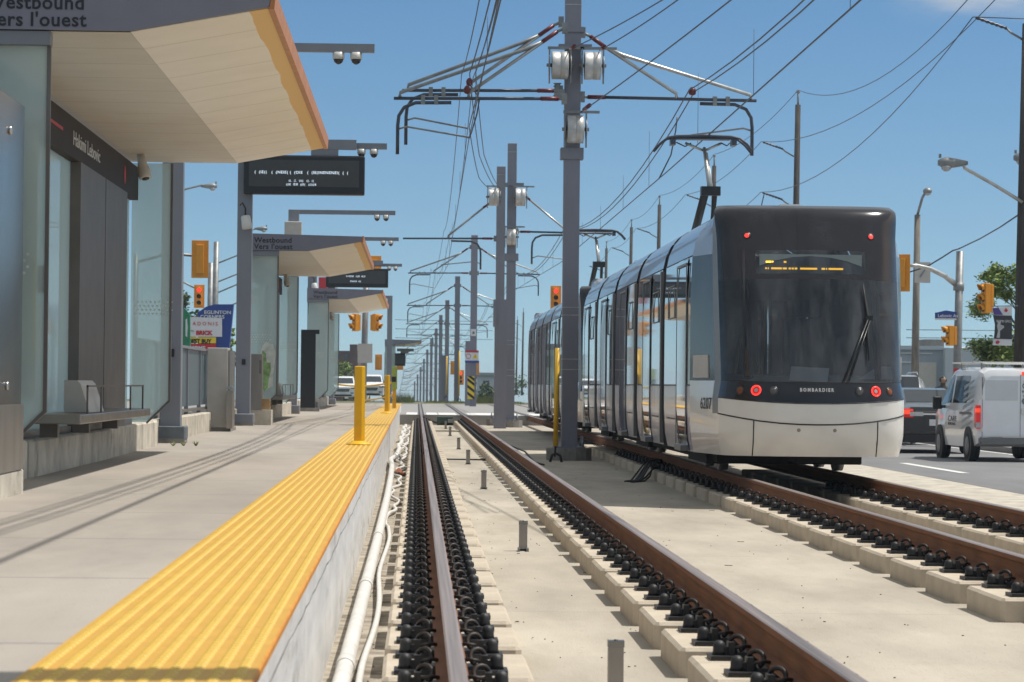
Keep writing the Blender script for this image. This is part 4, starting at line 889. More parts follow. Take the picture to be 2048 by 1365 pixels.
    P_('sheet', MB().obox((-.03, .52, 1.25), (.23, 0, -.01), (.015, .03, .085), (0, .003, 0)), M['paper']); P_('sheet', MB().prism([(.58, 1.2), (1.0, 1.2), (.97, 1.35), (.82, 1.36)], 1, .62, .625), M['paper'])
    P_('screen_post', MB().tube([surf(-.79, 1.2)[0] + Vector((0, .05, 0)), surf(-.79, 2.72)[0] + Vector((0, .05, 0))], .055, 6), M['trblack']); P_('screen_post', MB().tube([surf(.76, 1.2)[0] + Vector((0, .05, 0)), surf(.76, 2.72)[0] + Vector((0, .05, 0))], .04, 6), M['trblack'])
    # destination display
    q, n = surf(0, 2.57); d = P_('destination_sign', MB().box(-.62, .62, q.y + .05, q.y + .10, 2.47, 2.70), mat('dest_glass', (.20, .245, .255), .4, var=.05))
    fr = MB(); K = 165.5; c0 = 1631
    for row, y_ in ((((1541, 1552), (1553.5, 1556), (1577, 1582)), 527), (((1540, 1543), (1545, 1547), (1552, 1573), (1575, 1583), (1587, 1591), (1593, 1597), (1599, 1604), (1610, 1644), (1653, 1660), (1662, 1664), (1667, 1696)), 540)):
        for a, b_ in row: fr.box((a - c0) / K, (b_ - c0) / K, q.y + .044, q.y + .049, 2.57 + (533 - y_) / K - .0105, 2.57 + (533 - y_) / K + .0105)
    link('led_marks', fr.mesh('led_marks', M['amber']), d)
    # lamps
    def lamp(name, x, z, r, m, ring=None, mr=None):
        q, n = surf(x, z); o = P_(name, MB().lathe(q - n * .004, n, [(0, r), (.010, r * .96), (.014, r * .6), (.015, 0)], 20), m)
        if ring: link('ring', MB().lathe(q - n * .004, n, [(0, ring), (.008, ring), (.008, r * 1.0)], 22).mesh('ring', mr), o)
        return o
    for s in (-1, 1):
        o = lamp('tail_lamp', s * .71, 1.05, .047, M['redtail'], .062, M['black'])
        q, n = surf(s * .71, 1.05); tr = MB(); u_ = n.orthogonal().normalized(); w_ = n.cross(u_)
        tr.tube([q + n * .013 + (u_ * math.cos(a * math.pi / 12) + w_ * math.sin(a * math.pi / 12)) * .055 for a in range(25)], .010, 6); link('light_ring', tr.mesh('light_ring', M['redlit']), o)
        link('centre', MB().lathe(q + n * .012, n, [(0, .026), (.004, .022)], 12).mesh('centre', M['clear']), o)
        lamp('indicator', s * .895, 1.05, .042, M['amberlens'], .055, M['black'])
        lamp('headlamp', s * .515, 1.045, .045, M['lampdark'], .06, M['black'])
        lamp('marker_lamp', s * .755, 2.93, .03, M['redlit'], .046, M['black'])
        q, n = surf(s * .215, .585); P_('tow_cap', MB().lathe(q - n * .002, n, [(0, .022), (.004, .022), (.004, .014), (.005, .0)], 12), M['ssd'])
    # lettering
    q, n = surf(0, 1.06); tx = text('BOMBARDIER', .056, M['whitesign'], 'maker_lettering', t, (-.205 + TC, 35.4 + surf(.1, 1.05)[0].y - .010, 1.045), sx=.85, bold=.003, space=1.52)
    # number on the left flank
    a, b_ = nose_pt(1, 1.0), nose_pt(3, 1.0); dv = (b_ - a).normalized(); nn = Vector((-dv.y, dv.x, 0)); nn = nn if nn.x < 0 else -nn
    text('6207', .2, M['ink'], 'fleet_number', t, Vector((TC, 35.4, 0)) + nose_pt(1, 1.0).lerp(nose_pt(4, 1.0), .42) + nn * .014 + Vector((0, 0, -.18)), rot=(tuple(dv), (0, 0, 1), tuple(nn)), sx=1.35, bold=.0, space=1.1)
    for sd in (-1, 1):                              # beige box low on the cab side window
        us = (1, 2, 3) if sd < 0 else (NC - 2, NC - 3, NC - 4); mb = MB()
        for zz in (1.20, 1.48): mb.add([nose_pt(u, zz) + Vector((sd * .012, -.002, 0)) for u in us])
        for zz in (1.20, 1.48): mb.add([nose_pt(u, zz) + Vector((-sd * .02, .0, 0)) for u in us])
        for k in range(2): mb.face((k, k + 1, k + 4, k + 3)); mb.face((k, k + 1, k + 7, k + 6)); mb.face((k + 3, k + 4, k + 10, k + 9))
        mb.face((0, 3, 9, 6)); mb.face((2, 5, 11, 8)); P_('side_box', mb, M['paint'])
    # wiper
    a, b_, c_ = surf(.32, 1.17)[0], surf(.66, 1.93)[0], surf(.66, 1.93)[0]
    off = Vector((0, -.05, 0))
    w = P_('wiper', MB().tube([a + off, b_ + off], .014, 6).tube([a + off + Vector((.06, 0, 0)), b_ + off + Vector((.03, 0, 0))], .01, 6).box(b_.x - .04, b_.x + .05, b_.y - .07, b_.y - .03, b_.z - .03, b_.z + .03), M['black'])
    e0, e1 = surf(.64, 1.42)[0], surf(.62, 2.35)[0]; link('blade', MB().tube([e0 + off * .6, surf(.64, 1.7)[0] + off * .6, b_ + off * .6, surf(.63, 2.2)[0] + off * .6, e1 + off * .6], [.008, .016, .022, .014, .005], 6).mesh('blade', M['rubber']), w)
    # pantograph
    yp = 14.6; pg = P_('pantograph', MB().box(-.6, .6, yp - .9, yp + 1.2, 3.33, 3.40), M['trroof'])
    link('lower_arm', MB().tube([(-.12, yp + .9, 3.4), (.0, yp - .5, 4.32)], .07, 8).tube([(.22, yp + .9, 3.4), (.16, yp - .5, 4.3)], .04, 8).box(-.08, .24, yp - .62, yp - .4, 4.25, 4.4).mesh('lower_arm', M['black']), pg)
    link('upper_arm', MB().tube([(.08, yp - .5, 4.35), (.02, yp + .0, 5.08)], [.045, .03], 8).tube([(.12, yp - .5, 4.35), (.07, yp, 5.0)], .012, 6).tube([(.02, yp, 5.03), (-.3, yp, 5.16)], .022, 6).tube([(.02, yp, 5.03), (.3, yp, 5.16)], .022, 6).mesh('upper_arm', M['galv']), pg)
    hd = MB()
    for yy in (yp - .14, yp + .14): hd.tube([(-.82, yy, 5.02), (-.72, yy, 5.14), (-.6, yy, 5.235), (-.45, yy, 5.262), (0, yy, 5.275), (.45, yy, 5.262), (.6, yy, 5.235), (.72, yy, 5.14), (.82, yy, 5.02)], .022, 6)
    hd.box(-.55, -.47, yp - .16, yp + .16, 5.12, 5.22).box(.47, .55, yp - .16, yp + .16, 5.12, 5.22).box(-.45, .45, yp - .13, yp + .13, 5.215, 5.24); hd.tube([(-.45, yp, 5.17), (-.3, yp, 5.10), (-.2, yp, 5.16)], .012, 5).tube([(.45, yp, 5.17), (.4, yp, 5.12), (.3, yp, 5.17)], .012, 5)
    link('collector_head', hd.mesh('collector_head', M['tube']), pg)
    return t
tr = make_tram(); tr['label'] = 'near white and black tram with lit red tail lamps, facing away'; tr['group'] = 'coupled tram cars'
t2 = copy_tree(tr); t2.location.y = 35.4 + 30.5; t2['label'] = 'farther coupled tram half hidden behind the nearest mast'

# ------------------------------------------------------------------ road vehicles
def car_ring(st):
    y, zb, zbelt, zt, wb, wm, wt = st
    return [(-wb, y, zb), (-wm, y, zb + .22), (-wm, y, zbelt), (-wt, y, zt - .07), (-wt + .12, y, zt), (wt - .12, y, zt), (wt, y, zt - .07), (wm, y, zbelt), (wm, y, zb + .22), (wb, y, zb)]
def car(name, label, cat, loc, rz, sts, paint, glassr, wheels, wr, feats, front_faces=True):
    t = thing(name, label, cat, loc, rz); P_ = lambda n, mb, m: part(n, mb, m, t, True)
    mb = MB(); rows = [mb.add(car_ring(s)) for s in sts]
    for a, b in zip(rows, rows[1:]):
        for i in range(9): mb.face((a + i, a + i + 1, b + i + 1, b + i), 0, True)
        mb.face((a + 9, a, b, b + 9))
    mb.face([rows[0] + i for i in range(10)]); mb.face([rows[-1] + 9 - i for i in range(10)])
    body = P_('body', mb, paint)
    body.modifiers.new('sharp', 'EDGE_SPLIT').split_angle = R(38)
    def samp(y):
        for s0, s1 in zip(sts, sts[1:]):
            if s0[0] <= y <= s1[0]: f = (y - s0[0]) / (s1[0] - s0[0]); return [a + (b - a) * f for a, b in zip(s0, s1)]
        return list(sts[-1])
    def side(y0, y1, v0, v1, s, n=6, off=.006, y0t=None, y1t=None):
        q = MB(); rr = []
        for v in (0, 1):
            row = []
            for k in range(n + 1):
                f = k / n; y = (y0 + (y1 - y0) * f) if v == 0 else ((y0t if y0t is not None else y0) * (1 - f) + (y1t if y1t is not None else y1) * f)
                c = samp(y); vv = v0 if v == 0 else v1; lo = Vector((c[5], y, c[2])); hi = Vector((c[6], y, c[3] - .07)); p = lo.lerp(hi, vv); row.append((s * (p.x + off), p.y, p.z))
            rr.append(q.add(row))
        for k in range(n): q.face((rr[0] + k, rr[0] + k + 1, rr[1] + k + 1, rr[1] + k), 0, True)
        return q
    for (kind, *a) in glassr:
        if kind == 'side':
            for s in (-1, 1): P_('side_window', side(*a[:4], s, y0t=a[4] if len(a) > 4 else None, y1t=a[5] if len(a) > 5 else None), M['carglass'])
        else:
            y0, y1, f, nm = a; c0, c1 = samp(y0), samp(y1); dv = Vector((0, y1 - y0, c1[3] - c0[3])); nrm = Vector((0, -dv.z, dv.y)).normalized() * .008
            if nrm.z < 0: nrm = -nrm
            w0, w1 = c0[6] * f, c1[6] * f
            q = MB(); q.quad(Vector((-w0, y0, c0[3])) + nrm, Vector((w0, y0, c0[3])) + nrm, Vector((w1, y1, c1[3])) + nrm, Vector((-w1, y1, c1[3])) + nrm); P_(nm, q, M['carglass'])
    for (x, y) in wheels:
        s = 1 if x > 0 else -1
        w = P_('wheel', MB().lathe((x, y, wr), (s, 0, 0), [(-.11, wr * .7), (-.1, wr * .93), (-.07, wr), (.07, wr), (.1, wr * .93), (.11, wr * .68)], 24), M['tyre'])
        link('rim', MB().lathe((x + s * .1, y, wr), (s, 0, 0), [(0, wr * .64), (.012, wr * .6), (.0125, wr * .2), (.025, wr * .12)], 16).mesh('rim', M['galvd']), w)
        P_('wheel_arch', MB().lathe((x + s * .008, y, wr + .02), (s, 0, 0), [(0, wr * 1.18), (.095, wr * 1.18)], 24), M['rubber'])
    feats(t, P_)
    return t
# white panel van, rear towards the camera; local y runs forward from its tail
VAN = [(0, .42, 1.1, 1.70, .80, .85, .70), (.06, .38, 1.1, 1.82, .82, .865, .735), (.4, .30, 1.1, 1.87, .84, .87, .75), (1.6, .28, 1.1, 1.88, .84, .87, .76), (2.6, .28, 1.1, 1.87, .84, .87, .76), (3.0, .28, 1.1, 1.76, .84, .87, .74), (3.5, .28, 1.08, 1.42, .84, .865, .72), (3.75, .28, 1.04, 1.22, .83, .86, .72), (4.2, .3, .9, 1.06, .80, .83, .7), (4.4, .4, .75, .88, .68, .7, .6)]
def van_feats(t, P_):
    P_('door_seam', MB().box(-.004, .004, -.004, .01, .46, 1.72).box(-.76, .76, -.004, .01, .455, .463).box(-.765, -.757, -.004, .02, .46, 1.68), M['black'])
    vb = mat('van_blank', (.62, .63, .65), .12, var=.02, coat=.8); P_('rear_window', MB().box(-.70, -.05, -.007, .01, 1.22, 1.62), vb); P_('rear_window', MB().box(.05, .70, -.007, .01, 1.22, 1.62), vb)
    P_('rear_bumper', MB().box(-.80, .80, -.07, .05, .36, .50, c=.02).box(-.84, -.55, -.075, -.02, .40, .47), mat('bumper_grey', (.18, .18, .18), .7, var=.1, scale=60))
    for s in (-1, 1):
        tl = P_('tail_light', MB().prism([(-.06, .66), (.11, .70), (.12, 1.02), (.07, 1.12), (-.05, 1.12)], 0, min(s * .80, s * .895), max(s * .80, s * .895)), M['redtail'])
        link('lit_part', MB().box(min(s * .81, s * .90), max(s * .81, s * .90), -.066, .02, .98, 1.06).mesh('lit_part', M['redbrake']), tl); link('reverse_lens', MB().box(min(s * .81, s * .90), max(s * .81, s * .90), -.066, .06, .68, .78).mesh('reverse_lens', M['clear']), tl)
        m_ = P_('mirror', MB().box(min(s * .95, s * 1.13), max(s * .95, s * 1.13), 2.98, 3.1, 1.02, 1.28, c=.03), M['black']); link('mirror_arm', MB().box(min(s * .84, s * .97), max(s * .84, s * .97), 3.02, 3.08, 1.04, 1.1).mesh('mirror_arm', M['black']), m_)
        P_('rail_track', MB().box(min(s * .868, s * .878), max(s * .868, s * .878), .5, 1.6, .93, .98), M['dark'])
        P_('roof_bar', MB().box(min(s * .62, s * .66), max(s * .62, s * .66), .4, 2.6, 1.94, 1.97), M['white'])
    for q in (.5, 1.5, 2.4): P_('crossbar', MB().box(-.85, .85, q, q + .08, 1.955, 1.99), M['white'])
    for q in (.5, 2.4):
        for x in (-.67, .6): P_('rack_foot', MB().box(x, x + .07, q, q + .08, 1.84, 1.955), M['galvd'])
    P_('brake_light', MB().box(-.02 + .05, .25, -.01, .02, 1.72, 1.79), M['redbrake'])
    P_('handle', MB().box(.02, .14, -.03, .0, .95, 1.06), M['white']); P_('hinge', MB().box(-.80, -.755, -.02, .02, 1.24, 1.32).box(-.80, -.755, -.02, .02, .6, .68), M['white'])
    P_('badge', MB().lathe((.10, -.005, 1.21), (0, -1, 0), [(0, .07), (.006, .07)], 18).box(.02, .18, -.013, -.011, 1.2, 1.22), M['galvd'])
    L = rootloc(t)
    text('CARE', .15, M['ink'], 'lettering', t, L + Vector((.03, -.009, 1.46)), sx=1.0); text('BUILDING', .06, M['ink'], 'lettering', t, L + Vector((.03, -.009, 1.38))); text('www.care.ca', .055, M['ink'], 'lettering', t, L + Vector((.05, -.009, 1.30)))
    text('CARE', .16, M['ink'], 'lettering', t, L + Vector((-.872, 2.75, .78)), 'left', sx=2.2); text('BUILDING', .08, M['ink'], 'lettering', t, L + Vector((-.872, 2.72, .70)), 'left', sx=2)
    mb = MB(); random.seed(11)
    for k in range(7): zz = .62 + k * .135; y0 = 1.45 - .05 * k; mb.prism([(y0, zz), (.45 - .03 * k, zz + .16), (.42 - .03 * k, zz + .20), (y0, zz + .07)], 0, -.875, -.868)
    P_('reflection_stripe', mb, mat('reflection_grey', (.30, .36, .40), .3))  # slanted reflections on the van side, painted on as grey stripes
VX, VY = 11.93, 59.0
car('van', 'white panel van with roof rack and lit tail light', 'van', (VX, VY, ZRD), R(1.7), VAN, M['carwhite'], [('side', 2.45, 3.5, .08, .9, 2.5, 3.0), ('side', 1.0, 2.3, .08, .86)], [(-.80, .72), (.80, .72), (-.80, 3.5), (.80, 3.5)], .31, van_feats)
SED = [(0, .5, .80, .95, .70, .78, .58), (.05, .32, .92, 1.03, .80, .87, .68), (.35, .26, .98, 1.08, .84, .90, .72), (.75, .24, 1.0, 1.13, .85, .91, .66), (1.35, .22, 1.0, 1.41, .85, .91, .60), (1.9, .2, .99, 1.46, .85, .91, .60), (2.6, .2, .97, 1.42, .85, .91, .60), (3.4, .2, .95, 1.03, .85, .91, .66), (4.2, .22, .86, .92, .83, .88, .7), (4.6, .32, .7, .76, .7, .74, .6)]
def sed_feats(t, P_):
    for s in (-1, 1):
        tl = P_('tail_light', MB().prism([(-.02, .80), (.28, .86), (.30, .98), (.05, 1.0), (-.03, .94)], 0, min(s * .52, s * .905), max(s * .52, s * .905)), M['redtail'])
        link('lit_part', MB().box(min(s * .60, s * .88), max(s * .60, s * .88), -.035, .06, .87, .96).mesh('lit_part', M['redbrake']), tl); link('reverse_lens', MB().box(min(s * .30, s * .6), max(s * .30, s * .6), -.034, .03, .83, .92).mesh('reverse_lens', M['clear']), tl)
        P_('bumper_reflector', MB().box(min(s * .78, s * .82), max(s * .78, s * .82), -.012, .08, .45, .66), M['redtail'])
        P_('mirror', MB().box(min(s * .92, s * 1.08), max(s * .92, s * 1.08), 2.9, 3.05, 1.0, 1.14, c=.02), M['carblack'])
    P_('garnish', MB().box(-.32, .32, -.02, .02, .86, .89), M['chrome']); P_('plate', MB().box(-.16, .16, -.015, .01, .62, .76), M['whitesign']); P_('exhaust', MB().tube([(-.5, -.02, .24), (-.5, .3, .24)], .04, 8), M['galvd'])
    P_('lower_bumper', MB().box(-.72, .72, -.02, .3, .24, .42, c=.02), M['black'])
car('sedan', 'black sedan with glowing tail lights, waiting between tram and van', 'car', (11.52, 66.2, ZRD), 0, SED, M['carblack'], [('side', .95, 3.15, .05, .88, 1.35, 2.7), ('top', .78, 1.36, .86, 'rear_window'), ('top', 2.62, 3.36, .88, 'windscreen')], [(-.82, .95), (.82, .95), (-.82, 3.7), (.82, 3.7)], .33, sed_feats)
SUV = [(0, .5, .95, 1.1, .72, .80, .6), (.05, .34, 1.0, 1.25, .82, .89, .66), (.4, .26, 1.02, 1.62, .86, .92, .66), (.9, .24, 1.02, 1.67, .87, .93, .68), (2.5, .24, 1.0, 1.65, .87, .93, .68), (2.75, .24, 1.0, 1.56, .87, .93, .68), (3.45, .24, 1.02, 1.14, .87, .93, .78), (4.2, .26, .98, 1.06, .87, .92, .78), (4.45, .27, .92, .98, .84, .88, .76), (4.54, .30, .84, .90, .80, .84, .74)]
def suv_rear(t, P_):
    for s in (-1, 1):
        P_('tail_light', MB().prism([(-.02, 1.0), (.4, 1.02), (.42, 1.1), (.0, 1.16)], 0, min(s * .45, s * .94), max(s * .45, s * .94)), M['redbrake'])
        P_('roof_rail', MB().tube([(s * .58, .6, 1.67), (s * .6, .8, 1.74), (s * .6, 2.2, 1.73), (s * .58, 2.5, 1.66)], .018, 6), M['chrome'])
    P_('plate', MB().box(-.16, .16, -.012, .01, .75, .9), M['whitesign'])
car('suv', 'silver car with roof rails ahead of the black sedan', 'car', (13.15 - .9, 76, ZRD + .12), 0, SUV, M['carsilver'], [('side', .7, 3.3, .1, .9, .9, 2.7), ('top', .08, .4, .85, 'rear_window'), ('top', 2.78, 3.42, .88, 'windscreen')], [(-.84, .85), (.84, .85), (-.84, 3.6), (.84, 3.6)], .34, suv_rear)
def suv_front(t, P_):
    for s in (-1, 1):
        P_('headlight', MB().prism([(4.3, .84), (4.555, .80), (4.56, .88), (4.3, .95)], 0, min(s * .56, s * .87), max(s * .56, s * .87)), M['lampdark'])
        P_('fog_light', MB().box(min(s * .52, s * .72), max(s * .52, s * .72), 4.5, 4.56, .46, .54), M['dark'])
        P_('mirror', MB().box(min(s * .95, s * 1.12), max(s * .95, s * 1.12), 2.9, 3.05, 1.02, 1.18, c=.02), M['carwhite'])
    P_('grille', MB().prism([(-.40, .60), (.40, .60), (.47, .78), (-.47, .78)], 1, 4.5, 4.57), M['black']); P_('grille_bar', MB().box(-.38, .38, 4.571, 4.58, .68, .70), M['chrome']); P_('skirt', MB().box(-.6, .6, 4.45, 4.56, .29, .40), M['black']); P_('plate', MB().box(-.15, .15, 4.56, 4.58, .45, .55), M['whitesign'])
gl = [('side', .7, 3.3, .1, .9, .9, 2.7), ('top', .08, .4, .85, 'rear_window'), ('top', 2.78, 3.42, .9, 'windscreen')]; wh = [(-.84, .85), (.84, .85), (-.84, 3.6), (.84, 3.6)]
car('suv', 'white suv facing the camera behind the yellow bollards', 'car', (-3.06, 204, .02 - .0), math.pi, SUV, M['carwhite'], gl, wh, .34, suv_front)
car('suv', 'white car facing the camera at the far shelter end', 'car', (-5.1, 212, -.1), math.pi, SUV, M['carwhite'], gl, wh, .34, suv_front)
car('suv', 'white car farther back between the two oncoming white cars', 'car', (-4.45, 226, -.35), math.pi, SUV, M['carwhite'], gl, wh, .34, suv_front)

# ------------------------------------------------------------------ person by the far pavement
def person(loc, label):
    t = thing('person', label, 'person', loc)
    J = [((0, 0, .95), .15), ((0, 0, 1.15), .15), ((0, 0, 1.38), .19), ((0, 0, 1.50), .075), ((0, -.01, 1.58), .08), ((0, -.02, 1.68), .10), ((0, -.01, 1.75), .06)]
    v = [j[0] for j in J]; r_ = [j[1] for j in J]; e = [(i, i + 1) for i in range(len(J) - 1)]
    for s in (-1, 1):
        b = len(v); v += [(s * .2, 0, 1.42), (s * .27, .02, 1.15), (s * .26, -.08, .9), (s * .25, -.1, .82)]; r_ += [.075, .055, .042, .04]; e += [(2, b), (b, b + 1), (b + 1, b + 2), (b + 2, b + 3)]
        b = len(v); v += [(s * .1, 0, .88), (s * .11, -.01, .5), (s * .11, .02, .1), (s * .12, -.1, .04)]; r_ += [.11, .075, .055, .045]; e += [(0, b), (b, b + 1), (b + 1, b + 2), (b + 2, b + 3)]
    me = bpy.data.meshes.new('body'); me.from_pydata(v, e, []); me.materials.append(M['cloth']); o = link('body', me, t)
    sk = o.modifiers.new('skin', 'SKIN'); o.modifiers.new('sub', 'SUBSURF').levels = 1; o.modifiers['sub'].render_levels = 1
    for i, q in enumerate(o.data.skin_vertices[0].data if o.data.skin_vertices else []): q.radius = (r_[i], r_[i]); q.use_root = (i == 0)
    if not o.data.skin_vertices:
        pass
    part('face', MB().lathe((0, -.035, 1.58), (0, 0, 1), [(0, .04), (.04, .085), (.1, .1), (.15, .095)], 14), M['skin'], t, True); part('hair', MB().lathe((0, .0, 1.63), (0, -.1, 1), [(0, .112), (.06, .122), (.12, .105), (.155, .05), (.16, 0)], 14), M['black'], t, True)
    part('trousers', MB().tube([(-.1, 0, .9), (-.11, -.01, .5), (-.11, .02, .06)], [.13, .095, .075], 10).tube([(.1, 0, .9), (.11, -.01, .5), (.11, .02, .06)], [.13, .095, .075], 10), M['denim'], t, True)
person((at(1886, 772, 88).x, 88, at(1886, 753, 88).z - 1.79), 'person in dark jacket and cap standing beyond the waiting cars')

# ------------------------------------------------------------------ signals, lamps, poles, signs
def signal(label, loc, rz, lit=0, back=False, plate=True, sc=1.0, n=3):
    t = thing('traffic_signal', label, 'traffic light', loc, rz); P_ = lambda nm, mb, m: part(nm, mb, m, t, True)
    h = .36 * n * sc; w = .17 * sc
    if plate: bevel(P_('backplate', MB().box(-w * 1.75, w * 1.75, .07, .085, -.12 * sc, h + .12 * sc), M['sig']), .01)
    bevel(P_('housing', MB().box(-w, w, .086, .26, 0, h) if False else MB().box(-w, w, -.09, .069, 0, h).box(-w * .8, w * .8, .087, .18, .03, h - .03), M['sig']), .015)
    for k in range(n):
        z = h - (k + .5) * .36 * sc
        l = P_('lens', MB().lathe((0, -.092, z), (0, -1, 0), [(0, .13 * sc), (.02, .12 * sc), (.04, .06 * sc), (.045, 0)], 18), M['redlit'] if k == lit and not back else M['black'])
        v = MB(); c = [((math.cos(R(a)) * .145 * sc), (math.sin(R(a)) * .145 * sc)) for a in range(-30, 211, 20)]
        i0 = v.add([(x, -.09, z + q) for x, q in c]); i1 = v.add([(x, -.09 - (.12 + .12 * max(0, q / .145 / sc)) * sc, z + q) for x, q in c])
        for i in range(len(c) - 1): v.face((i0 + i, i0 + i + 1, i1 + i + 1, i1 + i), 0, True)
        o = P_('visor', v, M['sig']); sm = o.modifiers.new('thick', 'SOLIDIFY'); sm.thickness = .012
    return t
def pole(name, label, cat, p0, p1, r0, r1, m, group=None, extra=None):
    t = thing(name, label, cat, p0, 0, group); part('shaft', MB().tube([p0, p1], [r0, r1], 12), m, t)
    if extra: extra(t)
    return t
def cobra(t, base, tip, head=.75, m='galvd'):
    base, tip = Vector(base), Vector(tip); d = (tip - base); d.z = 0; u = d.normalized()
    part('arm', MB().tube([base, base.lerp(tip, .35) + Vector((0, 0, .1)), base.lerp(tip, .7) + Vector((0, 0, .16)), tip + Vector((0, 0, .03)) - u * head * .8], .045, 8), M[m], t)
    h = part('lamp_head', MB().tube([tip - u * head, tip - u * head * .6, tip - u * head * .2, tip + u * .05], [.05, .11, .15, .07], 10).box(tip.x - .03, tip.x + .03, tip.y - .03, tip.y + .03, tip.z + .12, tip.z + .22), M['galvd'], t)
    part('lamp_glass', MB().lathe(tip - u * .16 + Vector((0, 0, -.08)), (0, 0, -1), [(0, .14), (.08, .12), (.13, .06), (.14, 0)], 12), M['clear'], t)
# left side
sA = at(400, 557, 100)
signal('big amber signal seen from behind, above the blue sign', (sA.x, 100, sA.z + .12), math.pi, 9, True, sc=.95)
sB = at(398, 617, 150); signal('small amber signal showing red, below the big one', (sB.x, 150, sB.z + .12), 0, 0, sc=.88)
sC = at(748, 560, 118); signal('amber signal peeking from behind the middle canopy tip', (sC.x, 118, sC.z - .2), math.pi, 9, True, sc=.95)
def mastarm(label, pb, pt, tip, r=.1): 
    def ex(t): part('arm', MB().tube([pt + Vector((0, 0, -.3)), pt.lerp(tip, .5) + Vector((0, 0, .05)), tip], .05, 8), M['galvd'], t)
    return pole('signal_pole', label, 'pole', pb, pt, r, r * .8, M['galvd'], None, ex)
a = at(300, 520, 100.3); mastarm('grey signal pole behind the shelter glass, holding the big signal', Vector((at(270, 700, 100.3).x, 100.3, -.3)), Vector((at(272, 500, 100.3).x, 100.3, a.z + .2)), Vector((sA.x, 100.3, sA.z + .75)))
a = at(330, 590, 150.3); mastarm('signal pole beside the shelter end, holding the small red signal', Vector((a.x, 150.3, -.3)), Vector((a.x, 150.3, a.z + 1)), Vector((sB.x, 150.3, sB.z + .9)), .08)
for (px, y, ptop, lb) in ((433, 122, 484, 'taller grey steel pole in front of the blue plaza sign'), (422, 123, 526, 'shorter grey steel pole in front of the blue plaza sign')):
    p = at(px, ptop, y)
    def ex(t, p=p): part('span_wire', MB().tube([p + Vector((0, 0, -.9)), p + Vector((2.2, .5, .05))], .03, 6), M['galvd'], t); part('span_wire', MB().tube([p + Vector((0, 0, -2.1)), p + Vector((2.2, .5, -1.1))], .03, 6), M['galvd'], t)
    pole('steel_pole', lb, 'pole', Vector((p.x - .05, y, -.3)), p, .13, .11, M['galvd'], None, ex)
for (px, py, y, pp, lb) in ((432, 373, 140, 345, 'cobra street lamp past the nearest shelter'), (533, 458, 178, 482, 'cobra street lamp peeking right of the display post')):
    tip = at(px, py, y); b_ = Vector((at(pp, py, y).x, y, tip.z - .35))
    def ex(t, tip=tip, b_=b_): cobra(t, b_, tip, .7)
    pole('street_lamp', lb, 'street lamp', Vector((b_.x, y, -.3)), b_ + Vector((0, 0, .1)), .12, .09, M['galvd'], 'street lamps on the left', ex)
# pole with two sideways signals near the far shelter
p = at(733, 545, 125); pole('signal_pole', 'grey pole with two sideways amber signals by the far bollard', 'pole', Vector((p.x - .1, 125, 0)), p, .14, .12, M['galvd'])
q = at(711, 663, 124.7); signal('left one of two sideways amber signals on the far pole', (q.x, 124.7, q.z), R(-62), 9, True, plate=False, sc=1.0, n=2)
q = at(751, 663, 124.7); signal('right one of two sideways amber signals on the far pole', (q.x, 124.7, q.z), R(62), 9, True, plate=False, sc=1.0, n=2)
a, b_ = at(715, 726, 124.6), at(745, 688, 124.6); single('plain_sign', MB().box(a.x, b_.x, 124.6, 124.63, a.z, b_.z), M['paint'], 'plain grey back of a square sign on the far pole', 'sign', (a.x, 124.6, a.z))
p = at(780, 592, 130); t = thing('gantry_post', 'slim grey post with a short bracket beyond the far shelter', 'post', (p.x, 130, 0)); part('shaft', MB().box(p.x - .11, p.x + .11, 129.9, 130.1, 0, p.z), M['pole2'], t); part('bracket', MB().box(p.x - .4, p.x - .11, 129.95, 130.05, p.z - .12, p.z), M['pole2'], t)
# plaza pylon sign
y = 118; t = thing('plaza_sign', 'blue plaza pylon sign with white, yellow and red store panels', 'sign', (at(430, 700, y).x, y, -.3))
def pxprism(px, y0, y1): return [(at(a, b, y0).x, at(a, b, y0).z) for a, b in px]
part('pylon', MB().prism(pxprism([(396, 640), (396, 625), (412, 614), (430, 609), (467, 609), (456, 720), (396, 720)], y, y), 1, y, y + .5), M['bluesign'], t)
def panel(n, px, m, yy): part(n, MB().prism(pxprism(px, yy, yy), 1, yy, yy + .03), m, t)
panel('store_panel', [(377, 634), (444, 637), (444, 674), (377, 674)], M['whitesign'], y - .1); panel('store_panel', [(377, 675), (432, 675), (432, 687), (377, 687)], M['yelsign'], y - .1); panel('store_panel', [(377, 688), (432, 688), (432, 720), (377, 720)], M['redsign'], y - .1)
def ptext(s, px, py, h, m, y, bold=0, sx=1.0, space=1.0): text(s, h * y / 6000 * 1.35, m, 'lettering', t, at(px, py, y), bold=bold, sx=sx, space=space)
ptext('EGLINTON', 408, 628, 7, M['whitesign'], y - .02, .004, 1.15); ptext('CORNERS', 400, 637, 7, M['whitesign'], y - .02, .004, 1.15)
ptext('ADONIS', 385, 651, 7.5, M['redsign'], y - .12, 0, 1.0, 1.5); ptext('The', 378, 664, 4.5, M['ink'], y - .12); ptext('BRICK', 392, 670, 8.5, M['redsign'], y - .12, .012); ptext('BEST BUY', 378, 686, 8, M['black'], y - .12, .01, .95); ptext('HOME', 380, 700, 8, M['whitesign'], y - .12, .006)
t = thing('green_sign', 'green store sign with a white emblem left of the pylon', 'sign', (at(372, 700, 112).x, 112, -.3)); part('board', MB().prism(pxprism([(340, 612), (368, 616), (380, 630), (380, 720), (340, 720)], 112, 112), 1, 112, 112.3), M['greensign'], t); part('emblem', MB().prism(pxprism([(371, 640), (374, 637), (375, 655), (374, 675), (371, 672)], 111.95, 111.95), 1, 111.95, 111.99), M['whitesign'], t)
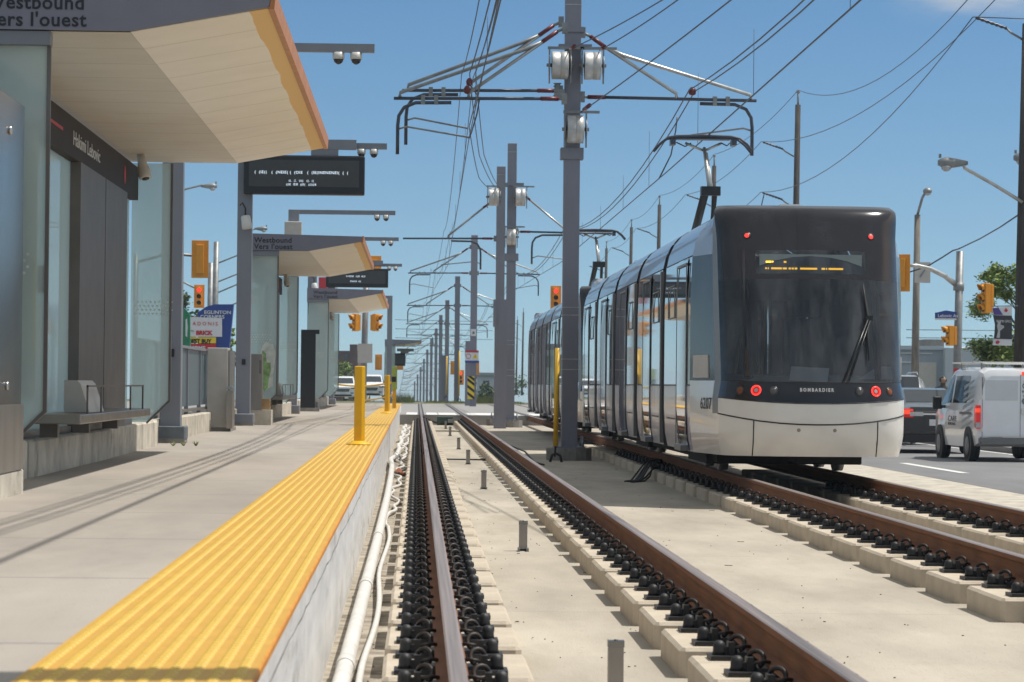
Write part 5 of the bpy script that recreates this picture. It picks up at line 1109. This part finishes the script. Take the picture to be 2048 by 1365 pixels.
a, b_ = at(637, 585, 160), at(655, 555, 160); t = thing('red_sign', 'small red and white sign behind the far display board', 'sign', (a.x, 160, a.z)); part('board', MB().box(a.x, b_.x, 160, 160.1, a.z, b_.z), M['redsign'], t); part('post', MB().box(a.x + .1, a.x + .25, 160.11, 160.3, -.2, b_.z), M['galvd'], t); part('panel', MB().box(b_.x + .01, b_.x + .55, 160, 160.1, a.z, b_.z - .1), M['whitesign'], t)
# right side
PX = 15.0
def upole(px, pytop, y, label, r=.135, transformer=False, arms=(1.75, 3.75)):
    p = at(px, pytop, y); t = thing('utility_pole', label, 'utility pole', (p.x, y, -.3), 0, 'wooden utility poles on the right')
    part('shaft', MB().tube([(p.x - .12, y, -.4), (p.x, y, p.z)], [r * 1.15, r * .8], 12), M['wood'], t)
    part('top_pin', MB().tube([(p.x, y, p.z), (p.x, y, p.z + .5)], .04, 6).lathe((p.x, y, p.z + .45), (0, 0, 1), [(0, .03), (.03, .08), (.1, .08), (.13, .03)], 10), M['galvd'], t)
    ends = [Vector((p.x, y, p.z + .58))]
    for dz in arms:
        part('standoff', MB().tube([(p.x - .15, y, p.z - dz - .3), (p.x - .5, y, p.z - dz - .1), (p.x - .6, y, p.z - dz)], .03, 6), M['galvd'], t)
        part('insulator', MB().tube([(p.x - .6 - .06 * k, y, p.z - dz + .02 * k) for k in range(14)], [.028 if k % 2 else .05 for k in range(14)], 8), M['tube'], t)
        ends.append(Vector((p.x - 1.45, y, p.z - dz + .27)))
    if transformer:
        f = MB()
        for k in range(3): f.tube([(p.x - .5 - .4 * k, y, p.z - 5.6 - .1 * k), (p.x - .7 - .4 * k, y, p.z - 6.4)], .05, 6)
        f.tube([(p.x - .15, y, p.z - 6), (p.x - 1.3, y, p.z - 5.9)], .03, 6); part('fuse_cutout', f, M['black'], t)
        part('riser_cable', MB().tube([(p.x - .9, y, p.z - 6.3), (p.x - .3, y, p.z - 9)], .03, 6).tube([(p.x - 1.3, y, p.z - 3.5), (p.x - 1.55, y, p.z - 4.6), (p.x - 1.35, y, p.z - 5.2), (p.x - 1.5, y, p.z - 5.7)], .02, 6), M['cable'], t)
    return ends
pl_ = [upole(2060, 48, 75, 'big dark wooden pole at the right edge, nearest utility pole', .24, False, (.12,))]
pl_[0] = [pl_[0][0], pl_[0][0], pl_[0][1]]
for a in ((1596, 210, 118, 'wooden utility pole above the tram roof with fuse cutouts', .135, True), (1428.5, 332, 151, 'wooden utility pole beside the tram pantograph'), (1319, 410, 186, 'wooden utility pole right of the bellows, third beyond the tram'), (1263, 455, 216, 'wooden utility pole over the tram roof, fourth beyond the tram'), (1213, 497, 246, 'short looking wooden utility pole near the far pantograph'), (1047, 625, 420, 'distant wooden utility pole right of the two close masts'), (1035, 640, 470, 'most distant wooden utility pole, left of its neighbour')): pl_.append(upole(*a))
nm = ['topmost', 'middle', 'lowest']
back = [(1935, 0), (1990, 0), (2100, 0)]
for k in range(3):
    pts = []
    e0 = pl_[0][k] if k == 2 else at(*back[k], 78)
    chain = [e0] + [p[k] for p in pl_[1:6]]
    for a, b_ in zip(chain, chain[1:]): q = sag(a, b_, (a - b_).length * (.026 if a is chain[0] else .013), 14); pts += q if not pts else q[1:]
    single('power_line', MB().tube(pts, .014, 5), M['wire2'], nm[k] + ' power line strung between the wooden poles on the right', 'power line', tuple(chain[1]))
e = pl_[0]; single('power_line', MB().tube([e[2], at(2048, 38, 74)], .014, 5), M['wire2'], 'short power line leaving the right edge pole', 'power line', tuple(e[2]))
e = at(2038, 400, 75)
t = thing('street_lamp', 'cobra street lamp bracketed on the right edge wooden pole', 'street lamp', (e.x, 75, e.z)); cobra(t, at(2045, 405, 74.8), at(1880, 326, 74.8), .7, 'galv')
t = thing('street_lamp', 'lamp head half hidden behind the right edge wooden pole', 'street lamp', (e.x, 84, e.z)); cobra(t, at(2060, 330, 84) + Vector((.5, 0, 0)), at(2031, 316, 84), .5)
lp = at(1835, 430, 110)
def ex(t): cobra(t, lp, at(1856, 384, 109), .45); 
t = pole('street_lamp', 'street lamp on a grey concrete pole right of the tram', 'street lamp', Vector((at(1829, 770, 110).x, 110, -.3)), lp, .16, .11, M['woodg'], None); part('arm', MB().tube([lp, at(1845, 395, 110), at(1852, 384, 110)], .05, 8), M['galvd'], t); hd_ = at(1855, 383, 110); part('lamp_head', MB().lathe(hd_ + Vector((0, 0, .1)), (0, 0, -1), [(-.03, .03), (0, .12), (.08, .17), (.15, .16), (.16, .1)], 14), M['galvd'], t); part('lamp_glass', MB().lathe(hd_ + Vector((0, 0, -.05)), (0, 0, -1), [(0, .14), (.08, .11), (.12, 0)], 12), M['clear'], t)
sp_t, sp_b = at(1920, 503, 92), at(1912, 770, 92)
def ex(t):
    part('arm', MB().tube([at(1917, 574, 92), at(1890, 553, 91.8), at(1860, 538, 91.6), at(1835, 532, 91.4), at(1812, 531, 91.2)], [.09, .08, .07, .06, .05], 10), M['galv'], t); part('collar', MB().tube([at(1918, 566, 92), at(1917, 582, 92)], .17, 10), M['galvd'], t)
pole('signal_pole', 'grey signal pole with a curved arm right of the tram', 'pole', Vector((sp_b.x, 92, -.3)), sp_t, .14, .115, M['galvd'], None, ex)
q = at(1806, 577, 91); signal('amber signal at the tip of the curved arm, edge on beside the tram', (q.x, 91, q.z), R(150), 9, True, sc=.86)
q = at(1900, 692, 91.7); signal('amber signal low on the right hand signal pole, facing left', (q.x, 91.7, q.z), R(-75), 9, True, plate=False, sc=.86, n=2)
q = at(1972, 627, 77.5); signal('amber signal in front of the leaves beside the banner', (q.x, 77.5, q.z), R(-70), 9, True, plate=False, sc=.72, n=3)
a, b_ = at(1829, 566, 105), at(1861, 525, 105); t = thing('plain_sign', 'pale grey square sign back below the street lamp pole arm', 'sign', (a.x, 105, a.z)); part('plate', MB().box(a.x, b_.x, 105, 105.02, a.z, b_.z), M['paint'], t); part('brace', MB().obox(((a.x + b_.x) / 2 + .02, 104.98, (a.z + b_.z) / 2), (.11, 0, .16), (0, .01, 0), (.02, 0, -.015)), M['galvd'], t)
a, b_ = at(1870, 637, 91.7), at(1913, 626, 91.7); t = thing('street_name_sign', 'blue street name sign on the right hand signal pole', 'sign', (a.x, 91.7, a.z)); part('plate', MB().box(a.x, b_.x, 91.68, 91.72, a.z, b_.z).prism([(a.x + .05, b_.z), (b_.x, b_.z), (b_.x, b_.z + .02), (.5 * (a.x + b_.x), b_.z + .07)], 1, 91.69, 91.71), M['bluesign'], t); text('Lebovic Av', .14, M['whitesign'], 'lettering', t, (a.x + .08, 91.676, a.z + .035), bold=.002); part('footer', MB().box(a.x, b_.x, 91.675, 91.725, a.z - .05, a.z), M['whitesign'], t)
a = at(1911, 745, 91.7); single('parking_sign', MB().box(a.x - .07, a.x + .1, 91.6, 91.62, a.z - .2, a.z + .12), M['redsign'], 'tiny red and white sign low on the right hand signal pole', 'sign', (a.x, 91.6, a.z))
t = thing('banner', 'street banner with purple corner and worker photo on the wooden pole', 'banner', (at(2008, 690, 74).x, 74, at(2008, 690, 74).z))
def bn(n, px, m, yy): part(n, MB().prism([(at(a, b, yy).x, at(a, b, yy).z) for a, b in px], 1, yy, yy + .01), m, t)
bn('cloth', [(1985, 691), (2024, 692), (2024, 613), (1984, 616), (1989, 640), (1990, 660)], M['whitesign'], 74.0); bn('picture', [(1988, 678), (2024, 679), (2024, 632), (1986, 631), (1990, 650)], mat('banner_black', (.04, .04, .045), .7), 73.985); bn('stripe', [(1985, 617), (1997, 616), (2006, 630), (1988, 630)], mat('banner_purple', (.09, .06, .25), .6), 73.985)
bn('worker', [(1993, 676), (2000, 676), (2000, 662), (2008, 656), (2008, 652), (2001, 650), (2002, 643), (1997, 643), (1994, 652), (1996, 662)], mat('banner_grey', (.45, .45, .46), .7), 73.975); bn('poppy', [(1991, 684), (1996, 681), (2000, 684), (1997, 688), (1992, 688)], M['redsign'], 73.985); bn('leaf', [(2008, 622), (2012, 616), (2016, 622), (2012, 625)], M['redsign'], 73.985); bn('bracket', [(1984, 612), (2036, 611), (2036, 613), (1984, 614)], M['galvd'], 74.0)
text('BOMB GIRLS', .085, M['whitesign'], 'lettering', t, at(1993, 645, 73.97), sx=.8)
pts = [at(x, y, 92) for x, y in ((1920, 497), (1905, 502), (1885, 515), (1860, 530), (1840, 538), (1812, 547))]; single('span_wire', MB().tube(pts, .022, 6), M['wire'], 'twisted black service wire from the signal pole to behind the tram', 'wire', tuple(pts[0]))
pts = [at(1920, 497, 92), at(1960, 478, 88), at(2000, 455, 82), at(2046, 424, 75.3)]; single('span_wire', MB().tube(pts, .022, 6), M['wire'], 'twisted black service wire from the signal pole to the wooden pole', 'wire', tuple(pts[0]))
for k, (py, lb) in enumerate(((660, 'upper faint span wire in front of the grey building'), (676, 'lower faint span wire in front of the grey building'))): single('span_wire', MB().tube([at(1812, py, 160), at(2060, py + 2, 160)], .02, 5), M['wire2'], lb, 'wire', tuple(at(1812, py, 160)))
for k, (py, lb) in enumerate(((640, 'topmost faint wire across the street below the far arms'), (658, 'second faint wire across the street below the far arms'), (676, 'third faint wire across the street below the far arms'))): single('span_wire', MB().tube([at(790, py, 300), at(985, py + 4, 300)], .025, 5), M['wire2'], lb, 'wire', tuple(at(790, py, 300)))
# far stop across the crossing
shelter(186, 196, 'small westbound shelter across the crossing, beside the far sedge', (3, 6.5), False, dx=1.3, dz=-.1)
shelter(176, 192, 'eastbound shelter seen between the close masts and the tram', (3, 8), False, dx=10.6, dz=.1)
display(176, 6.6, 8.1, 3.6, 4.4, 'small black display board between the close masts and the tram', []); display(189, -1.6, -.75, 2.2, 3.0, 'tiny dark display board across the crossing on the left', [])
q = at(1085, 770, 128); bollard(170, 7.0, 'yellow bollard seen right of the close masts', 1.4).location.z = .15
for (px, py, y, lit, lb) in ((757, 735, 230, 9, 'tiny far signal left of the far gantry post'), (800, 735, 240, 9, 'tiny far signal above the shelter across the crossing'), (907, 745, 260, 9, 'tiny far signal left of the danger sign mast'), (952, 745, 255, 9, 'tiny far signal right of the hazard board'), (921, 765, 240, 0, 'tiny far red signal between the distant masts')):
    q = at(px, py, y); signal(lb, (q.x, y, q.z - .1), math.pi if lit == 9 else 0, lit, lit == 9, sc=.9)
q = at(1112, 572, 150); signal('amber signal glowing red above the far tram roof', (q.x, 150, q.z - 1.08), 0, 0, False, sc=.9)
# buildings
t = thing('warehouse', 'low blue grey warehouse beyond the road on the right', 'building', (45, 236, -.5))
a = at(1806, 693, 235); b_ = at(1886, 693, 235); c = at(2080, 688, 235)
part('wall', MB().box(a.x - 12, b_.x, 235, 265, -.5, a.z), M['bwall'], t); part('wing', MB().prism([(b_.x, -.5), (b_.x + 22, -.5), (b_.x + 22, a.z + .6), (b_.x + 6, a.z + .35), (b_.x + 2, a.z - .1), (b_.x, a.z - .1)], 1, 234, 265), M['bwall2'], t)
part('roof_unit', MB().box(at(1850, 690, 240).x, at(1888, 690, 240).x, 240, 246, a.z, at(1850, 679, 240).z), M['woodg'], t); part('parapet', MB().box(a.x - 12.1, b_.x + .0, 234.8, 235, a.z - .25, a.z + .05), M['bwall2'], t)
w = at(1836, 752, 234.9); w2 = at(1873, 725, 234.9); part('loading_door', MB().box(w.x, w2.x, 234.88, 234.99, -.4, w2.z), M['paint'], t); part('conduit', MB().box(a.x - 12, at(1870, 0, 234.9).x, 234.85, 234.98, at(1840, 707, 234.9).z - .03, at(1840, 707, 234.9).z + .03).box(a.x - 12, at(1828, 0, 234.9).x, 234.85, 234.98, at(1840, 725, 234.9).z - .04, at(1840, 725, 234.9).z + .04), M['whitesign'], t)
y = 330; a, b_ = at(681, 702, y), at(716, 693, y); t = thing('apartment_block', 'distant brown brick apartment block behind the far shelter', 'building', (a.x, y, -2)); part('wall', MB().box(a.x - 3, b_.x, y, y + 20, -4, a.z).box(b_.x - .9, b_.x - .1, y - .3, y + 6, -4, b_.z + .2), M['brick'], t)
mb = MB()
for i in range(5):
    for k in range(5): mb.box(a.x - 2.4 + i * .95, a.x - 1.9 + i * .95, y - .04, y - .01, a.z - .9 - k * 1.0, a.z - .35 - k * 1.0)
part('window', mb, M['win'], t); part('balcony', MB().box(a.x + .3, a.x + 1.3, y - .8, y - .01, a.z - 1.5, a.z - 1.4).box(a.x + .3, a.x + 1.3, y - .8, y - .01, a.z - 2.8, a.z - 2.7), M['paint'], t)

y = 300; a, b_ = at(958, 800, y), at(992, 752, y); t = thing('roadside_house', 'distant grey flat roofed house between the masts', 'building', (a.x, y, -3)); part('wall', MB().box(a.x, b_.x, y, y + 12, -3, b_.z), M['bwall2'], t); part('roof', MB().box(a.x - .2, b_.x + .2, y - .3, y + 12.3, b_.z, b_.z + .3), M['bwall'], t); part('window', MB().box(a.x + .4, a.x + 1.0, y - .03, y, b_.z - 1.2, b_.z - .5), M['win'], t)
# ------------------------------------------------------------------ trees and grass
def tree(label, base, H, crown_c, crown_r, nleaf, leaf, seed, trunk_r=.14, lm='leaf', clumps=40, spray=False, at_px=None):
    random.seed(seed); base = Vector(base); C = Vector(crown_c)
    t = thing('tree', label, 'tree', base); mb = MB(); mb.tube([base, base + Vector((.1, 0, H * .3)), base.lerp(C, .8)], [trunk_r, trunk_r * .8, trunk_r * .4], 8)
    cl = []
    for k, q in enumerate(at_px or ()):
        q = Vector(q) + Vector((0, random.uniform(-.8, .8), 0)); cl.append((q, random.uniform(.16, .27)))
        mb.tube([base.lerp(C, random.uniform(.6, .95)), (C + q) / 2 + Vector((0, 0, .1)), q], [trunk_r * .3, trunk_r * .18, trunk_r * .07], 5)
    for k in range(0 if at_px else clumps):
        while True:
            p = Vector((random.uniform(-1, 1), random.uniform(-1, 1), random.uniform(-1, 1)))
            if .25 < p.length < 1: break
        q = C + Vector((p.x * crown_r[0], p.y * crown_r[1], p.z * crown_r[2])); cl.append((q, random.uniform(.12, .3) * crown_r[0]))
        if k % 3 == 0: mb.tube([base.lerp(C, random.uniform(.5, .9)), (base.lerp(C, .8) + q) / 2 + Vector((0, 0, .1)), q], [trunk_r * .35, trunk_r * .22, trunk_r * .08], 5)
    part('trunk', mb, M['bark'], t); lf = MB()
    for k in range(nleaf):
        q, r_ = random.choice(cl); d = Vector((random.gauss(0, .5), random.gauss(0, .5), random.gauss(0, .32))) * r_ * 1.3; c = q + d
        a = Vector((random.uniform(-1, 1), random.uniform(-1, 1), random.uniform(-.5, .3))).normalized(); n = Vector((random.uniform(-.6, .6), random.uniform(-.6, .6), 1)).normalized(); b_ = n.cross(a).normalized()
        L = leaf * random.uniform(.6, 1.3); w = L * (.28 if spray else .45); i = lf.add([c - a * L * .5, c + b_ * w, c + a * L * .6 - Vector((0, 0, L * .15)), c - b_ * w]); lf.face((i, i + 1, i + 2, i + 3))
    o = link('crown', lf.mesh('crown', M[lm], rootloc(t), False), t); return t
LP = ((1952, 624), (1962, 612), (1975, 600), (1986, 585), (1978, 552), (1990, 543), (2004, 548), (2000, 570), (2012, 590), (2020, 560), (2030, 545), (1968, 700), (1980, 690), (1994, 698), (2008, 692), (2024, 690), (2040, 672), (2046, 690), (1976, 714), (1992, 718), (2010, 716), (2030, 712), (2048, 712), (2050, 655), (2062, 640), (2066, 600), (2070, 560), (2060, 575), (1960, 690), (2000, 708))
c = at(2052, 665, 80); tree('honey locust with airy leaf sprays at the right edge behind the van', (c.x + .3, 80, -.3), 2.6, (c.x + .2, 80, c.z), (1.5, 1.0, 1.35), 9000, .13, 21, .08, 'leaf2', 0, True, [at(a, b_, 80) for a, b_ in LP])
c = at(376, 618, 160); tree('dark green tree behind the small red signal', (c.x - .3, 160, -.3), 5, (c.x - .3, 160, c.z - .6), (.9, .9, 1.6), 1800, .2, 22)
c = at(462, 675, 130); tree('narrow green tree at the right side of the blue plaza sign', (c.x, 130, -.3), 3, (c.x, 130, c.z - .5), (.35, .6, 1.3), 1600, .14, 23, .08, 'leaf2')
c = at(687, 750, 240); tree('small green tree in front of the brown apartment block', (c.x, 240, -1), 3, (c.x, 240, c.z), (.75, .8, 1.1), 1800, .15, 24, .08, 'leaf2')
for (px_, py_, y_, w_, h_, sd_, lb_) in ((975, 785, 280, 1.0, .9, 41, 'distant green bush in front of the flat roofed house'), (1020, 770, 320, 1.6, 1.4, 42, 'distant tree right of the close masts'), (962, 778, 340, 1.2, 1.6, 43, 'distant tree left of the flat roofed house')):
    c = at(px_, py_, y_); tree(lb_, (c.x, y_, -2.5), 2, (c.x, y_, c.z), (w_, w_, h_), 1100, .22, sd_, .12)
random.seed(31); mb = MB()
def tuft(x, y, z, h, n):
    for k in range(n):
        a = random.uniform(0, 6.28); r_ = random.uniform(0, .25); x0, y0 = x + math.cos(a) * r_, y + math.sin(a) * r_; hh = h * random.uniform(.5, 1.1); dx = random.uniform(-.35, .35) * hh
        i = mb.add([(x0 - .012, y0, z), (x0 + .012, y0, z), (x0 + dx + .004, y0 + random.uniform(-.1, .1), z + hh)]); mb.face((i, i + 1, i + 2))
for k in range(420): x = random.uniform(.6, 6.0); tuft(x, random.uniform(168, 176), 0, random.uniform(.06, .16), 14)
for k in range(26): tuft(random.uniform(3.3, 4.6), random.uniform(168, 172), 0, random.uniform(.4, .75), 16)
for k in range(30): tuft(random.uniform(-1.3, -.3), random.uniform(168, 173), 0, random.uniform(.3, .8), 14)
for k in range(200): tuft(random.uniform(-8, 0.2), random.uniform(176, 184), -.03, random.uniform(.06, .14), 10)
o = link('grass', mb.mesh('grass', M['grass'])); o['kind'] = 'stuff'
mb = MB(); random.seed(8)
for (x, y) in ((-3.02, 37.3), (-2.9, 37.4), (-2.75, 37.45)):
    for k in range(9):
        a = random.uniform(0, 6.28); i = mb.add([(x, y, ZP), (x + .02, y, ZP), (x + math.cos(a) * .05, y + math.sin(a) * .05, ZP + random.uniform(.03, .07))]); mb.face((i, i + 1, i + 2))
o = link('weeds', mb.mesh('weeds', M['grass'])); o['kind'] = 'stuff'
# ------------------------------------------------------------------ thin summer haze over the whole street
hm = bpy.data.materials.new('haze_air'); hm.use_nodes = True; hN, hL = hm.node_tree.nodes, hm.node_tree.links
hN.remove(hN['Principled BSDF']); pv = hN.new('ShaderNodeVolumePrincipled'); pv.inputs['Color'].default_value = (.72, .86, 1.0, 1); pv.inputs['Density'].default_value = .00028
hL.new(pv.outputs[0], hN['Material Output'].inputs['Volume'])
struct('haze', MB().box(-2520, 2520, -80, 4020, -70, 14.5), hm, 'stuff')
